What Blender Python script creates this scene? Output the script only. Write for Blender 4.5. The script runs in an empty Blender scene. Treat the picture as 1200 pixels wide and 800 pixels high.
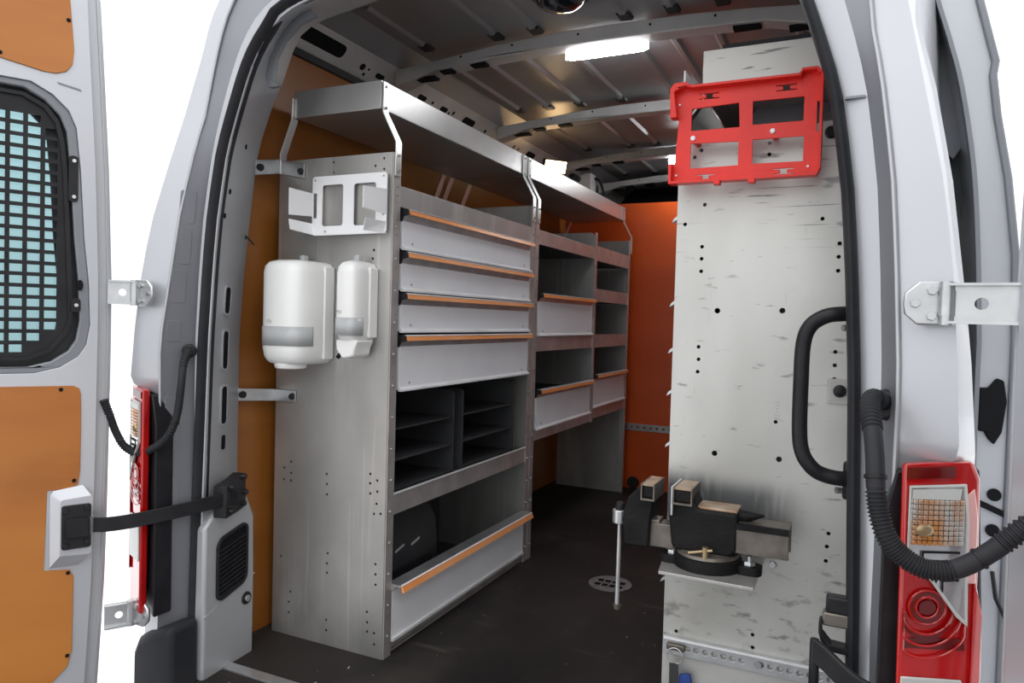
import bpy, bmesh, math, random
from mathutils import Vector, Matrix
from mathutils.geometry import tessellate_polygon
random.seed(7)
SC = bpy.context.scene
COL = SC.collection

# ------------------------------------------------------------------ camera
cam_d = bpy.data.cameras.new('camera')
cam = bpy.data.objects.new('camera', cam_d); COL.objects.link(cam)
YAW, PITCH, ROLL, FPX = 0.441869, -0.0297796, 0.0275019, 851.17
fw = Vector((-math.sin(YAW)*math.cos(PITCH), math.cos(YAW)*math.cos(PITCH), math.sin(PITCH)))
r0 = fw.cross(Vector((0, 0, 1))).normalized(); u0 = r0.cross(fw)
rt = r0*math.cos(ROLL) + u0*math.sin(ROLL); up = u0*math.cos(ROLL) - r0*math.sin(ROLL)
m = Matrix((rt, up, -fw)).transposed().to_4x4(); m.translation = Vector((0, 0, .98))
cam.matrix_world = m
cam_d.sensor_width = 36; cam_d.lens = FPX/1200*36; cam_d.clip_start = .05; cam_d.clip_end = 200
SC.camera = cam
# ------------------------------------------------------------------ world, exposure
W = bpy.data.worlds.new('studio_world'); SC.world = W; W.use_nodes = True
wb = W.node_tree.nodes['Background']; wb.inputs[0].default_value = (.97, .985, 1, 1); wb.inputs[1].default_value = 1.0
wt = W.node_tree; wtc = wt.nodes.new('ShaderNodeTexCoord'); wsx = wt.nodes.new('ShaderNodeSeparateXYZ'); wmr = wt.nodes.new('ShaderNodeMapRange')
wmr.inputs[1].default_value = 0; wmr.inputs[2].default_value = 1; wmr.inputs[3].default_value = 1.04; wmr.inputs[4].default_value = 2.5
wt.links.new(wtc.outputs['Generated'], wsx.inputs[0]); wt.links.new(wsx.outputs['Z'], wmr.inputs[0]); wt.links.new(wmr.outputs[0], wb.inputs[1])
SC.view_settings.view_transform = 'Standard'; SC.view_settings.look = 'None'
SC.view_settings.gamma = 1; SC.view_settings.use_curve_mapping = False
SC.view_settings.exposure = 0.14
try:
    SC.cycles.max_bounces = 8; SC.cycles.diffuse_bounces = 5; SC.cycles.glossy_bounces = 5
    SC.cycles.sample_clamp_indirect = 6
except Exception: pass

# ------------------------------------------------------------------ materials
def srgb(r, g, b):
    f = lambda c: (c/255/12.92) if c/255 <= .04045 else ((c/255+.055)/1.055)**2.4
    return (f(r), f(g), f(b), 1)
def pm(name, c, rough=.5, metal=0., c2=None, scale=(6, 6, 6), lo=.35, hi=.7, bump=0., bscale=60, rvar=0., coat=0., detail=6):
    mt = bpy.data.materials.new(name); mt.use_nodes = True
    nt = mt.node_tree; b = nt.nodes['Principled BSDF']
    b.inputs['Base Color'].default_value = c; b.inputs['Roughness'].default_value = rough
    b.inputs['Metallic'].default_value = metal; b.inputs['Coat Weight'].default_value = coat
    tc = nt.nodes.new('ShaderNodeTexCoord'); mp = nt.nodes.new('ShaderNodeMapping')
    mp.inputs['Scale'].default_value = scale
    nt.links.new(tc.outputs['Object'], mp.inputs['Vector'])
    n = nt.nodes.new('ShaderNodeTexNoise'); n.inputs['Scale'].default_value = 1; n.inputs['Detail'].default_value = detail
    nt.links.new(mp.outputs[0], n.inputs['Vector'])
    rp = nt.nodes.new('ShaderNodeValToRGB'); rp.color_ramp.elements[0].position = lo; rp.color_ramp.elements[1].position = hi
    rp.color_ramp.elements[0].color = c; rp.color_ramp.elements[1].color = c2 or tuple(min(1, k*.86) for k in c[:3])+(1,)
    nt.links.new(n.outputs['Fac'], rp.inputs[0]); nt.links.new(rp.outputs[0], b.inputs['Base Color'])
    if rvar:
        mr = nt.nodes.new('ShaderNodeMapRange'); mr.inputs[3].default_value = rough-rvar; mr.inputs[4].default_value = rough+rvar
        nt.links.new(n.outputs['Fac'], mr.inputs[0]); nt.links.new(mr.outputs[0], b.inputs['Roughness'])
    if bump:
        n2 = nt.nodes.new('ShaderNodeTexNoise'); n2.inputs['Scale'].default_value = bscale
        nt.links.new(tc.outputs['Object'], n2.inputs['Vector'])
        bp = nt.nodes.new('ShaderNodeBump'); bp.inputs['Strength'].default_value = bump; bp.inputs['Distance'].default_value = .002
        nt.links.new(n2.outputs['Fac'], bp.inputs['Height']); nt.links.new(bp.outputs[0], b.inputs['Normal'])
    return mt
def overlay(mt, col, scale, lo, hi, amount=1., zmask=None, detail=4, rot=(0, 0, 0), xmask=None):
    """lay marks of another colour over a material's own colour"""
    nt = mt.node_tree; b = nt.nodes['Principled BSDF']; src = b.inputs['Base Color'].links[0].from_socket
    tc = nt.nodes.new('ShaderNodeTexCoord'); mp = nt.nodes.new('ShaderNodeMapping')
    mp.inputs['Scale'].default_value = scale; mp.inputs['Rotation'].default_value = rot
    nt.links.new(tc.outputs['Object'], mp.inputs['Vector'])
    n = nt.nodes.new('ShaderNodeTexNoise'); n.inputs['Scale'].default_value = 1; n.inputs['Detail'].default_value = detail
    nt.links.new(mp.outputs[0], n.inputs['Vector'])
    mr = nt.nodes.new('ShaderNodeMapRange'); mr.inputs[1].default_value = lo; mr.inputs[2].default_value = hi; mr.inputs[4].default_value = amount
    nt.links.new(n.outputs['Fac'], mr.inputs[0]); fac = mr.outputs[0]
    sx = None
    for ax, mk in (('Z', zmask), ('X', xmask)):
        if not mk: continue
        if sx is None:
            sx = nt.nodes.new('ShaderNodeSeparateXYZ'); nt.links.new(tc.outputs['Object'], sx.inputs[0])
        for a, c_ in ((mk[0], mk[1]), (mk[3], mk[2])):
            r = nt.nodes.new('ShaderNodeMapRange'); r.interpolation_type = 'SMOOTHSTEP'
            r.inputs[1].default_value = a; r.inputs[2].default_value = c_
            if a > c_:
                r.inputs[1].default_value = c_; r.inputs[2].default_value = a; r.inputs[3].default_value = 1; r.inputs[4].default_value = 0
            nt.links.new(sx.outputs[ax], r.inputs[0])
            mu = nt.nodes.new('ShaderNodeMath'); mu.operation = 'MULTIPLY'
            nt.links.new(fac, mu.inputs[0]); nt.links.new(r.outputs[0], mu.inputs[1]); fac = mu.outputs[0]
    mx = nt.nodes.new('ShaderNodeMix'); mx.data_type = 'RGBA'
    nt.links.new(fac, mx.inputs[0]); nt.links.new(src, mx.inputs[6]); mx.inputs[7].default_value = col
    nt.links.new(mx.outputs[2], b.inputs['Base Color'])
def emit(name, c, s):
    mt = bpy.data.materials.new(name); mt.use_nodes = True; b = mt.node_tree.nodes['Principled BSDF']
    b.inputs['Base Color'].default_value = (.9, .9, .9, 1)
    b.inputs['Emission Color'].default_value = c; b.inputs['Emission Strength'].default_value = s
    return mt
def glassy(name, c, rough=.02, gloss=.12):
    mt = bpy.data.materials.new(name); mt.use_nodes = True; nt = mt.node_tree; nt.nodes.clear()
    o = nt.nodes.new('ShaderNodeOutputMaterial'); t = nt.nodes.new('ShaderNodeBsdfTransparent'); g = nt.nodes.new('ShaderNodeBsdfGlossy')
    t.inputs[0].default_value = c; g.inputs['Roughness'].default_value = rough
    mx = nt.nodes.new('ShaderNodeMixShader'); fr = nt.nodes.new('ShaderNodeFresnel'); fr.inputs[0].default_value = 1.45
    nt.links.new(fr.outputs[0], mx.inputs[0]); nt.links.new(t.outputs[0], mx.inputs[1]); nt.links.new(g.outputs[0], mx.inputs[2])
    nt.links.new(mx.outputs[0], o.inputs[0]); return mt
M = {}
M['paint'] = pm('silver_paint', (.50, .51, .54, 1), .34, .35, (.475, .485, .515, 1), (2, 2, 2), coat=.3)
M['paintin'] = pm('silver_primer', (.44, .45, .47, 1), .42, .3, (.45, .46, .48, 1), (3, 3, 3))
M['roofpaint'] = pm('roof_primer', (.34, .335, .34, 1), .38, .45, (.27, .27, .275, 1), (3, 3, 3))
M['beam'] = pm('beam_primer', (.62, .605, .59, 1), .42, .25, (.46, .45, .44, 1), (5, 5, 5))
M['alu'] = pm('mill_aluminium', (.54, .525, .505, 1), .42, .7, (.40, .39, .375, 1), (4, 4, 3), rvar=.08, bump=.05, bscale=300)
overlay(M['alu'], (.30, .295, .29, 1), (3, 3, 1.6), .48, .75, .7)
overlay(M['alu'], (.26, .26, .26, 1), (9, 9, 6), .40, .72, .55, (-.1, .0, .04, .26))
overlay(M['alu'], (.80, .79, .78, 1), (7, 7, 1.6), .57, .74, .5, rot=(0, .55, 0))
overlay(M['alu'], (.78, .77, .75, 1), (50, 50, 1.5), .60, .72, .35)
M['alulip'] = pm('worn_aluminium', (.60, .565, .55, 1), .4, .6, (.46, .43, .42, 1), (14, 14, 14), rvar=.08)
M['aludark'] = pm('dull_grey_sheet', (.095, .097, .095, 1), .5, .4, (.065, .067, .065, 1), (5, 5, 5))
M['tray'] = pm('clean_aluminium', (.72, .71, .69, 1), .36, .8, (.60, .59, .58, 1), (4, 4, 4), rvar=.07)
M['panel'] = pm('scuffed_aluminium', (.60, .595, .57, 1), .40, .5, (.50, .495, .47, 1), (5, 5, 2.5), rvar=.08)
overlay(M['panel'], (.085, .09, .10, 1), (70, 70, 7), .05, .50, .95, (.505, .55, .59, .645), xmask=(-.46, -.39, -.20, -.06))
overlay(M['panel'], (.16, .155, .15, 1), (14, 14, 46), .63, .69, .85, (.2, .26, .42, .50), rot=(0, .5, 0))
overlay(M['panel'], (.20, .19, .18, 1), (22, 22, 34), .57, .70, .75, (.22, .27, .38, .50))
overlay(M['panel'], (.30, .28, .25, 1), (3, 3, 5), .42, .68, .55, (.0, .05, .45, .62))
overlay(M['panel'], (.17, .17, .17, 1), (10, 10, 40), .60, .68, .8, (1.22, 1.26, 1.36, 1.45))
overlay(M['panel'], (.30, .30, .30, 1), (60, 60, 9), .68, .74, .25)
overlay(M['panel'], (.34, .335, .32, 1), (2.5, 2.5, 1.6), .45, .75, .5)
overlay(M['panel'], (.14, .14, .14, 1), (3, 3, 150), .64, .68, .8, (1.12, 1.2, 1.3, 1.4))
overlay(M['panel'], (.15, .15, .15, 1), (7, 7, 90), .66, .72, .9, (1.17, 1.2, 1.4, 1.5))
overlay(M['panel'], (.2, .2, .2, 1), (18, 18, 60), .64, .72, .7)
M['panelw'] = pm('pale_aluminium', (.66, .655, .62, 1), .42, .4, (.6, .595, .565, 1), (5, 5, 2.5))
overlay(M['panelw'], (.15, .15, .15, 1), (9, 9, 80), .66, .72, .8)
M['front'] = pm('grey_drawer_front', (.87, .88, .91, 1), .42, .0, (.82, .83, .86, 1), (5, 5, 5))
M['rail'] = pm('white_rail', (.88, .89, .90, 1), .35, .1)
M['orange'] = pm('orange_grip', srgb(240, 150, 80), .35, 0, srgb(244, 176, 122), (2, 3, 2))
M['steel'] = pm('zinc_steel', (.62, .63, .64, 1), .33, .8, (.48, .49, .50, 1), (20, 20, 20))
M['bolt'] = pm('bolt_steel', (.42, .42, .42, 1), .4, .7)
M['hole'] = pm('hole_shadowed_plastic', (.012, .012, .014, 1), .7)
M['black'] = pm('black_plastic', (.014, .014, .016, 1), .38, 0, (.022, .022, .025, 1), (20, 20, 20))
M['rubber'] = pm('black_rubber', (.02, .021, .025, 1), .55, 0, (.03, .03, .034, 1), (9, 9, 9))
M['darkgrey'] = pm('dark_grey_plastic', (.034, .035, .038, 1), .45, 0, (.048, .049, .052, 1), (6, 6, 6))
M['shut'] = pm('shut_face_shade', (.27, .275, .30, 1), .45, .4, (.23, .235, .26, 1), (3, 3, 3))  # body silver darkened: the channel's occlusion shade is put into the colour
M['recess'] = pm('grey_shut_face', (.22, .23, .25, 1), .45, .3)
M['ply'] = pm('plywood', srgb(188, 120, 50), .42, 0, srgb(168, 98, 34), (1.2, 1.2, 5), .3, .72)
overlay(M['ply'], srgb(140, 78, 24), (2.4, 2.4, 9), .55, .8, .5)
M['plywall'] = pm('lining_plywood', srgb(160, 100, 42), .42, 0, srgb(140, 82, 28), (1.2, 1.2, 5), .3, .72)
overlay(M['plywall'], srgb(112, 62, 18), (2.4, 2.4, 9), .55, .8, .5)
M['plyred'] = pm('stained_plywood', srgb(206, 84, 28), .34, 0, srgb(192, 72, 20), (2, 2, 5), .3, .75)
overlay(M['plyred'], srgb(225, 170, 110), (40, 40, 14), .74, .77, .9)
M['floor'] = pm('black_floor_sheet', (.010, .009, .009, 1), .6, 0, (.022, .019, .0175, 1), (2.2, 1.2, 2), .38, .72, bump=.15, bscale=220, rvar=.1)
overlay(M['floor'], (.085, .070, .060, 1), (4, 2.2, 5), .50, .80, .5)
overlay(M['floor'], (.075, .060, .052, 1), (1.3, 1.0, 5), .44, .72, .4)
overlay(M['floor'], (.14, .12, .10, 1), (3, 16, 5), .62, .78, .35, rot=(0, 0, .6))
overlay(M['floor'], (.50, .48, .44, 1), (55, 38, 40), .745, .765, .9, detail=2)
M['shadeslab'] = pm('added_grey_slab', (.10, .10, .105, 1), .6, 0, (.08, .08, .085, 1), (.8, .8, .8))  # for the added slab that darkens light from below
M['ground'] = pm('studio_ground', (.78, .78, .78, 1), .8, 0, (.76, .76, .76, 1), (.5, .5, .5))
M['white'] = pm('white_plastic', (.88, .88, .865, 1), .28, 0, (.86, .86, .84, 1), (4, 4, 4))
M['whitemetal'] = pm('white_powder_coat', (.90, .90, .91, 1), .5, 0, (.87, .87, .88, 1), (8, 8, 8))
M['smoke'] = pm('frosted_window', (.48, .49, .50, 1), .2, 0, (.44, .45, .46, 1), (12, 12, 3))
M['red'] = pm('red_plastic', srgb(232, 42, 30), .38, 0, srgb(220, 36, 26), (12, 12, 12), bump=.2, bscale=250)
M['lens'] = pm('red_lens', (.50, .008, .008, 1), .1, 0, (.36, .004, .005, 1), (14, 14, 14), coat=.6)
M['lensdark'] = pm('dark_red_lens', (.13, .004, .004, 1), .15, 0, (.09, .003, .003, 1), (20, 20, 20), coat=.5)
M['lenspink'] = pm('pale_red_lens', (.75, .42, .40, 1), .12, 0, (.7, .36, .34, 1), (9, 9, 9), coat=.5)
M['clear'] = pm('silver_reflector', (.75, .75, .76, 1), .12, .8, (.65, .65, .66, 1), (30, 30, 30))
M['amber'] = pm('amber_reflector', (.60, .24, .05, 1), .2, .5, (.60, .57, .53, 1), (30, 30, 12), .40, .62)
M['greystrip'] = pm('pale_grey_lens', (.55, .56, .54, 1), .25, 0)
M['iron'] = pm('black_cast_iron', (.007, .007, .008, 1), .5, .0, (.014, .013, .013, 1), (18, 18, 18), bump=.5, bscale=120)
M['jaw'] = pm('worn_steel', (.21, .185, .16, 1), .42, .7, (.13, .115, .10, 1), (30, 30, 30))
M['tan'] = pm('worn_brown_reflection', (.30, .18, .10, 1), .4, .4, (.48, .38, .29, 1), (22, 22, 22))  # worn metal; the brown it reflects is painted into the colour
M['brass'] = pm('brass_lever', (.45, .34, .2, 1), .35, .8)
M['blue'] = pm('blue_webbing', (.02, .06, .28, 1), .5)
M['glass'] = glassy('tinted_glass', (.54, .68, .70, 1))
M['led'] = emit('led_diffuser', (.95, .97, 1, 1), 55)
M['warm'] = emit('warm_diffuser', (1, .66, .32, 1), 16)
M['drain'] = pm('dull_drain_steel', (.36, .34, .335, 1), .45, .5, (.2, .185, .185, 1), (40, 40, 40))
M['emblem'] = pm('grey_emblem', (.5, .5, .48, 1), .4)
M['dome'] = pm('smoked_dome', (.01, .012, .02, 1), .12, 0, coat=.5)
M['cab'] = pm('cab_dark', (.01, .01, .012, 1), .7)

# ------------------------------------------------------------------ geometry helpers
for k_, sp in (('black', .22), ('rubber', .2), ('hole', .08), ('darkgrey', .25), ('floor', .22), ('iron', .15), ('dome', .5), ('cab', .1)):
    M[k_].node_tree.nodes['Principled BSDF'].inputs['Specular IOR Level'].default_value = sp
class MB:
    def __init__(s): s.v = []; s.f = []
    def add(s, vs, fs):
        o = len(s.v); s.v += [tuple(p) for p in vs]; s.f += [tuple(o+i for i in f) for f in fs]; return s
    def box(s, x0, x1, y0, y1, z0, z1, R=None):
        vs = [(x, y, z) for x in (x0, x1) for y in (y0, y1) for z in (z0, z1)]
        if R: vs = [R @ Vector(p) for p in vs]
        return s.add(vs, [(0, 1, 3, 2), (4, 6, 7, 5), (0, 4, 5, 1), (2, 3, 7, 6), (0, 2, 6, 4), (1, 5, 7, 3)])
    def prism(s, poly, o, a, b, w, t0, t1):
        """polygon (p,q) -> o+a*p+b*q, extruded along w from t0 to t1"""
        o, a, b, w = map(Vector, (o, a, b, w)); n = len(poly)
        vs = [o+a*p+b*q+w*t for t in (t0, t1) for p, q in poly]
        tr = tessellate_polygon([[Vector((p, q, 0)) for p, q in poly]])
        fs = [tuple(t) for t in tr]+[tuple(n+i for i in reversed(t)) for t in tr]
        fs += [(i, (i+1) % n, n+(i+1) % n, n+i) for i in range(n)]
        return s.add(vs, fs)
    def yprism(s, poly, y0, y1): return s.prism(poly, (0, 0, 0), (1, 0, 0), (0, 0, 1), (0, 1, 0), y0, y1)   # (x,z)
    def xprism(s, poly, x0, x1): return s.prism(poly, (0, 0, 0), (0, 1, 0), (0, 0, 1), (1, 0, 0), x0, x1)   # (y,z)
    def zprism(s, poly, z0, z1): return s.prism(poly, (0, 0, 0), (1, 0, 0), (0, 1, 0), (0, 0, 1), z0, z1)   # (x,y)
    def plate(s, outer, holes, o, a, b, w, t0, t1):
        o, a, b, w = map(Vector, (o, a, b, w)); loops = [outer]+holes; flat = [q for l in loops for q in l]; n = len(flat)
        tr = tessellate_polygon([[Vector((p, q, 0)) for p, q in l] for l in loops])
        vs = [o+a*p+b*q+w*t for t in (t0, t1) for p, q in flat]
        fs = [tuple(t) for t in tr]+[tuple(n+i for i in reversed(t)) for t in tr]; k = 0
        for l in loops:
            m_ = len(l); fs += [(k+i, k+(i+1) % m_, n+k+(i+1) % m_, n+k+i) for i in range(m_)]; k += m_
        return s.add(vs, fs)
    def yplate(s, outer, holes, y0, y1): return s.plate(outer, holes, (0, 0, 0), (1, 0, 0), (0, 0, 1), (0, 1, 0), y0, y1)
    def xplate(s, outer, holes, x0, x1): return s.plate(outer, holes, (0, 0, 0), (0, 1, 0), (0, 0, 1), (1, 0, 0), x0, x1)
    def zplate(s, outer, holes, z0, z1): return s.plate(outer, holes, (0, 0, 0), (1, 0, 0), (0, 1, 0), (0, 0, 1), z0, z1)
    def cyl(s, p0, p1, r0, r1=None, n=14):
        p0, p1 = Vector(p0), Vector(p1); r1 = r0 if r1 is None else r1; d = (p1-p0).normalized()
        a = d.orthogonal().normalized(); b = d.cross(a)
        vs = [p+(a*math.cos(2*math.pi*i/n)+b*math.sin(2*math.pi*i/n))*r for p, r in ((p0, r0), (p1, r1)) for i in range(n)]
        return s.add(vs, [tuple(range(n-1, -1, -1)), tuple(range(n, 2*n))]+[(i, (i+1) % n, n+(i+1) % n, n+i) for i in range(n)])
    def tube(s, pts, r, n=10, up_=None, ry=None):
        pts = [Vector(p) for p in pts]; N = len(pts); rs = r if isinstance(r, list) else [r]*N
        prev = None; vs = []
        for i, p in enumerate(pts):
            d = (pts[min(i+1, N-1)]-pts[max(i-1, 0)]).normalized()
            if up_ is not None:
                b = Vector(up_); a = d.cross(b).normalized(); b = a.cross(d)
            else:
                a = d.orthogonal().normalized() if prev is None else (prev-d*prev.dot(d)).normalized(); b = d.cross(a)
            prev = a
            for k in range(n):
                t = 2*math.pi*k/n; vs.append(p+a*math.cos(t)*rs[i]+b*math.sin(t)*(ry or rs[i]))
        fs = [(i*n+k, i*n+(k+1) % n, (i+1)*n+(k+1) % n, (i+1)*n+k) for i in range(N-1) for k in range(n)]
        fs += [tuple(range(n-1, -1, -1)), tuple(range((N-1)*n, N*n))]
        return s.add(vs, fs)
    def ribbon(s, pts, wv, w, t):
        """flat bar: centre points, width direction, width, thickness"""
        pts = [Vector(p) for p in pts]; wv = Vector(wv).normalized(); N = len(pts); vs = []
        for i, p in enumerate(pts):
            d = (pts[min(i+1, N-1)]-pts[max(i-1, 0)]).normalized(); nn = d.cross(wv).normalized()
            vs += [p-wv*w/2-nn*t/2, p+wv*w/2-nn*t/2, p+wv*w/2+nn*t/2, p-wv*w/2+nn*t/2]
        fs = [(4*i+k, 4*i+(k+1) % 4, 4*i+4+(k+1) % 4, 4*i+4+k) for i in range(N-1) for k in range(4)]+[(3, 2, 1, 0), (4*N-4, 4*N-3, 4*N-2, 4*N-1)]
        return s.add(vs, fs)
    def loft(s, rings, caps=True):
        n = len(rings[0]); vs = [p for r in rings for p in r]
        fs = [(i*n+k, i*n+(k+1) % n, (i+1)*n+(k+1) % n, (i+1)*n+k) for i in range(len(rings)-1) for k in range(n)]
        if caps: fs += [tuple(range(n-1, -1, -1)), tuple(range((len(rings)-1)*n, len(rings)*n))]
        return s.add(vs, fs)
    def strip(s, lines):
        n = len(lines[0]); vs = [p for l in lines for p in l]
        return s.add(vs, [(i*n+k, i*n+k+1, (i+1)*n+k+1, (i+1)*n+k) for i in range(len(lines)-1) for k in range(n-1)])
    def build(s, name, mt, parent=None, bev=0., solid=0., smooth=True, kind=None, label=None, seg=2):
        me = bpy.data.meshes.new(name); me.from_pydata(s.v, [], s.f)
        bm = bmesh.new(); bm.from_mesh(me); bmesh.ops.recalc_face_normals(bm, faces=bm.faces); bm.to_mesh(me); bm.free()
        if smooth:
            me.polygons.foreach_set('use_smooth', [True]*len(me.polygons)); me.set_sharp_from_angle(angle=math.radians(38))
        me.materials.append(M[mt] if isinstance(mt, str) else mt)
        o = bpy.data.objects.new(name, me); COL.objects.link(o)
        if parent is not None:
            o.parent = parent; o.matrix_parent_inverse = Matrix.Translation(-Vector(parent['_w']))
        o['_w'] = (0., 0., 0.)
        if solid:
            md = o.modifiers.new('thickness', 'SOLIDIFY'); md.thickness = solid; md.offset = 0
        if bev:
            md = o.modifiers.new('edge', 'BEVEL'); md.width = bev; md.segments = seg; md.limit_method = 'ANGLE'; md.angle_limit = math.radians(40)
        if kind: o['kind'] = kind
        if label: o['label'] = label
        return o
def thing(name, label, cat, loc, group=None, kind=None):
    o = bpy.data.objects.new(name, None); COL.objects.link(o); o.location = loc; o.empty_display_size = .05
    o['_w'] = tuple(float(k) for k in loc); o['label'] = label; o['category'] = cat
    if group: o['group'] = group
    if kind: o['kind'] = kind
    return o
def tag(o, label, cat, group=None, kind=None):
    o['label'] = label; o['category'] = cat
    if group: o['group'] = group
    if kind: o['kind'] = kind
    return o
def circ(cx, cy, r, n=8, sx=1): return [(cx+r*sx*math.cos(2*math.pi*i/n), cy+r*math.sin(2*math.pi*i/n)) for i in range(n)]
def rrect(x0, x1, y0, y1, r, n=4):
    out = []
    for cx, cy, a in ((x1-r, y1-r, 0), (x0+r, y1-r, 90), (x0+r, y0+r, 180), (x1-r, y0+r, 270)):
        for i in range(n+1):
            t = math.radians(a+90*i/n); out.append((cx+r*math.cos(t), cy+r*math.sin(t)))
    return out
def smooth_path(pts, k=6):
    P = [Vector(p) for p in pts]; out = []
    for i in range(len(P)-1):
        a, b, c, d = P[max(i-1, 0)], P[i], P[i+1], P[min(i+2, len(P)-1)]
        for j in range(k):
            t = j/k; out.append(.5*((2*b)+(c-a)*t+(2*a-5*b+4*c-d)*t*t+(3*b-a-3*c+d)*t**3))
    return out+[P[-1]]
def lerp(tab, x):
    if x <= tab[0][0]: return tab[0][1]
    for (a, p), (b, q) in zip(tab, tab[1:]):
        if x <= b: return p+(q-p)*(x-a)/(b-a)
    return tab[-1][1]
XC = -.765
# ================================================================== SETTING
# ground and floor
tag(MB().box(-14, 14, -10, 18, -.75, -.70).build('ground', 'ground'), 'white studio ground around the van', 'ground', kind='structure')
fl = thing('floor', 'black scuffed load floor sheet with pale specks', 'floor', (XC, 2.7, 0), kind='structure')
MB().box(XC-.90, XC+.90, 1.36, 5.2, -.05, 0).build('floor_sheet', 'floor', fl)
MB().box(XC-.80, XC+.80, 1.30, 1.37, -.09, -.012).build('sill', 'paintin', fl)
tag(MB().box(-1.567, -.10, 1.447, 1.481, .0, .006).build('trim_3', 'steel', bev=.001), 'pale aluminium edging strip across the rear of the black floor', 'trim', kind='structure')
tag(MB().box(-2.1, 2.6, -8, 1.2, -.70, -.696).build('ground_shade_slab', 'shadeslab'), 'added grey floor slab out of view, darkening light from below', 'ground', kind='structure')  # unseen dark slab, added to cut light bouncing up from the ground
# plywood walls
wl = thing('wall_left', 'plywood lining behind the silver drawer cabinet', 'wall', (-1.645, 2.8, 0), kind='structure')
MB().box(-1.66, -1.64, 1.56, 2.74, -.02, 1.80).build('plywood_panel', 'plywall', wl, bev=.002)
MB().box(-1.66, -1.64, 2.745, 3.60, -.02, 1.80).build('plywood_panel', 'plywall', wl, bev=.002)
MB().box(-1.66, -1.64, 3.605, 4.20, -.02, 1.80).build('plywood_panel', 'plywall', wl, bev=.002)
wr = thing('wall_right', 'plywood lining behind the tall right rack', 'wall', (.115, 2.8, 0), kind='structure')
MB().box(.105, .12, 1.73, 2.9, -.02, 1.80).build('plywood_panel', 'plywall', wr, bev=.002)
MB().box(.105, .12, 2.905, 4.20, -.02, 1.80).build('plywood_panel', 'plywall', wr, bev=.002)
wf = thing('wall_front', 'orange stained plywood bulkhead at the far end', 'wall', (XC, 4.21, 0), kind='structure')
MB().box(-1.64, .11, 4.20, 4.22, .368, 1.687).build('bulkhead_panel', 'plyred', wf, bev=.002)
MB().box(-1.64, .11, 4.20, 4.22, -.02, .364).build('bulkhead_panel', 'plyred', wf, bev=.002)
hs = []
for i in range(44):
    hs.append(circ(-1.60+i*.038, .366, .0085, 6))
MB().yplate([(-1.63, .346), (.10, .346), (.10, .386), (-1.63, .386)], hs, 4.188, 4.199).build('lashing_rail', 'steel', wf, label='pale perforated lashing rail')
MB().cyl((-1.164, 4.201, .036), (-1.164, 4.180, .036), .036, .034, 20).build('hole_plug', 'black', wf, bev=.003)
# roof
ce = thing('ceiling', 'grey ribbed sheet metal roof with cross beams', 'ceiling', (XC, 2.7, 1.96), kind='structure')
MB().box(-1.60, .07, 1.70, 5.2, 1.955, 1.965).build('roof_skin', 'roofpaint', ce)
for y0, y1, xs in ((1.86, 2.24, (-1.44, -1.157, -1.01, -.70, -.55, -.40, -.09)),
                   (2.42, 3.07, (-1.45, -1.305, -1.152, -.96, -.725, -.595, -.45, -.2)),
                   (3.25, 3.89, (-1.41, -1.16, -1.015, -.80, -.58, -.30)),
                   (4.06, 4.62, (-1.4, -1.2, -1.0, -.8, -.6, -.4))):
    for x in xs:
        MB().yprism([(x-.019, 1.956), (x-.008, 1.944), (x+.008, 1.944), (x+.019, 1.956)], y0+.03, y1-.02).build('roof_rib', 'roofpaint', ce)
        MB().yprism([(x-.024, 1.956), (x-.018, 1.946), (x+.018, 1.946), (x+.024, 1.956)], y1-.015, y1+.035).build('rib_end_clip', 'darkgrey', ce)
TOP = [(-1.575, 1.892), (-1.406, 1.906), (-1.19, 1.925), (-.97, 1.937), (-.765, 1.939), (-.52, 1.934), (-.33, 1.924), (-.125, 1.906), (.03, 1.89)]
BOT = [(-1.575, 1.828), (-1.406, 1.872), (-1.19, 1.883), (-.97, 1.891), (-.765, 1.892), (-.52, 1.887), (-.27, 1.879), (-.125, 1.848), (.03, 1.805)]
for k, (y0, y1) in enumerate(((2.26, 2.33), (3.10, 3.17), (3.92, 3.99), (4.60, 4.67))):
    b = MB().yprism(BOT+TOP[::-1], y0, y1).build('roof_beam', 'beam', ce, bev=.004)
    q = MB()
    for x, z, w_ in ((-1.46, 1.855, .045), (-1.37, 1.873, .025), (-1.24, 1.88, .03), (-.33, 1.88, .04), (-.17, 1.858, .04), (-.06, 1.828, .03)):
        q.box(x-w_, x+w_, y0+.014, y0+.05, z-.006, z+.003)
    for x, z in ((-1.3, 1.905), (-1.1, 1.918), (-.86, 1.921), (-.62, 1.918), (-.42, 1.915), (-.16, 1.89)):
        q.cyl((x, y0-.002, z), (x, y0+.003, z), .004, n=8)
    q.build('beam_holes', 'hole', b, kind='stuff')
MB().cyl((-.815, 1.985, 1.956), (-.815, 1.985, 1.925), .088, .088, 28).build('vent_collar', 'darkgrey', ce)
rv = thing('roof_vent', 'dark round dome set in the roof near the opening', 'vent', (-.815, 1.985, 1.925))
MB().loft([[( -.815+math.cos(2*math.pi*i/28)*r, 1.985+math.sin(2*math.pi*i/28)*r, z) for i in range(28)] for r, z in ((.078, 1.924), (.076, 1.915), (.066, 1.900), (.045, 1.889), (.015, 1.884))]).build('dome', 'dome', rv)
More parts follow.
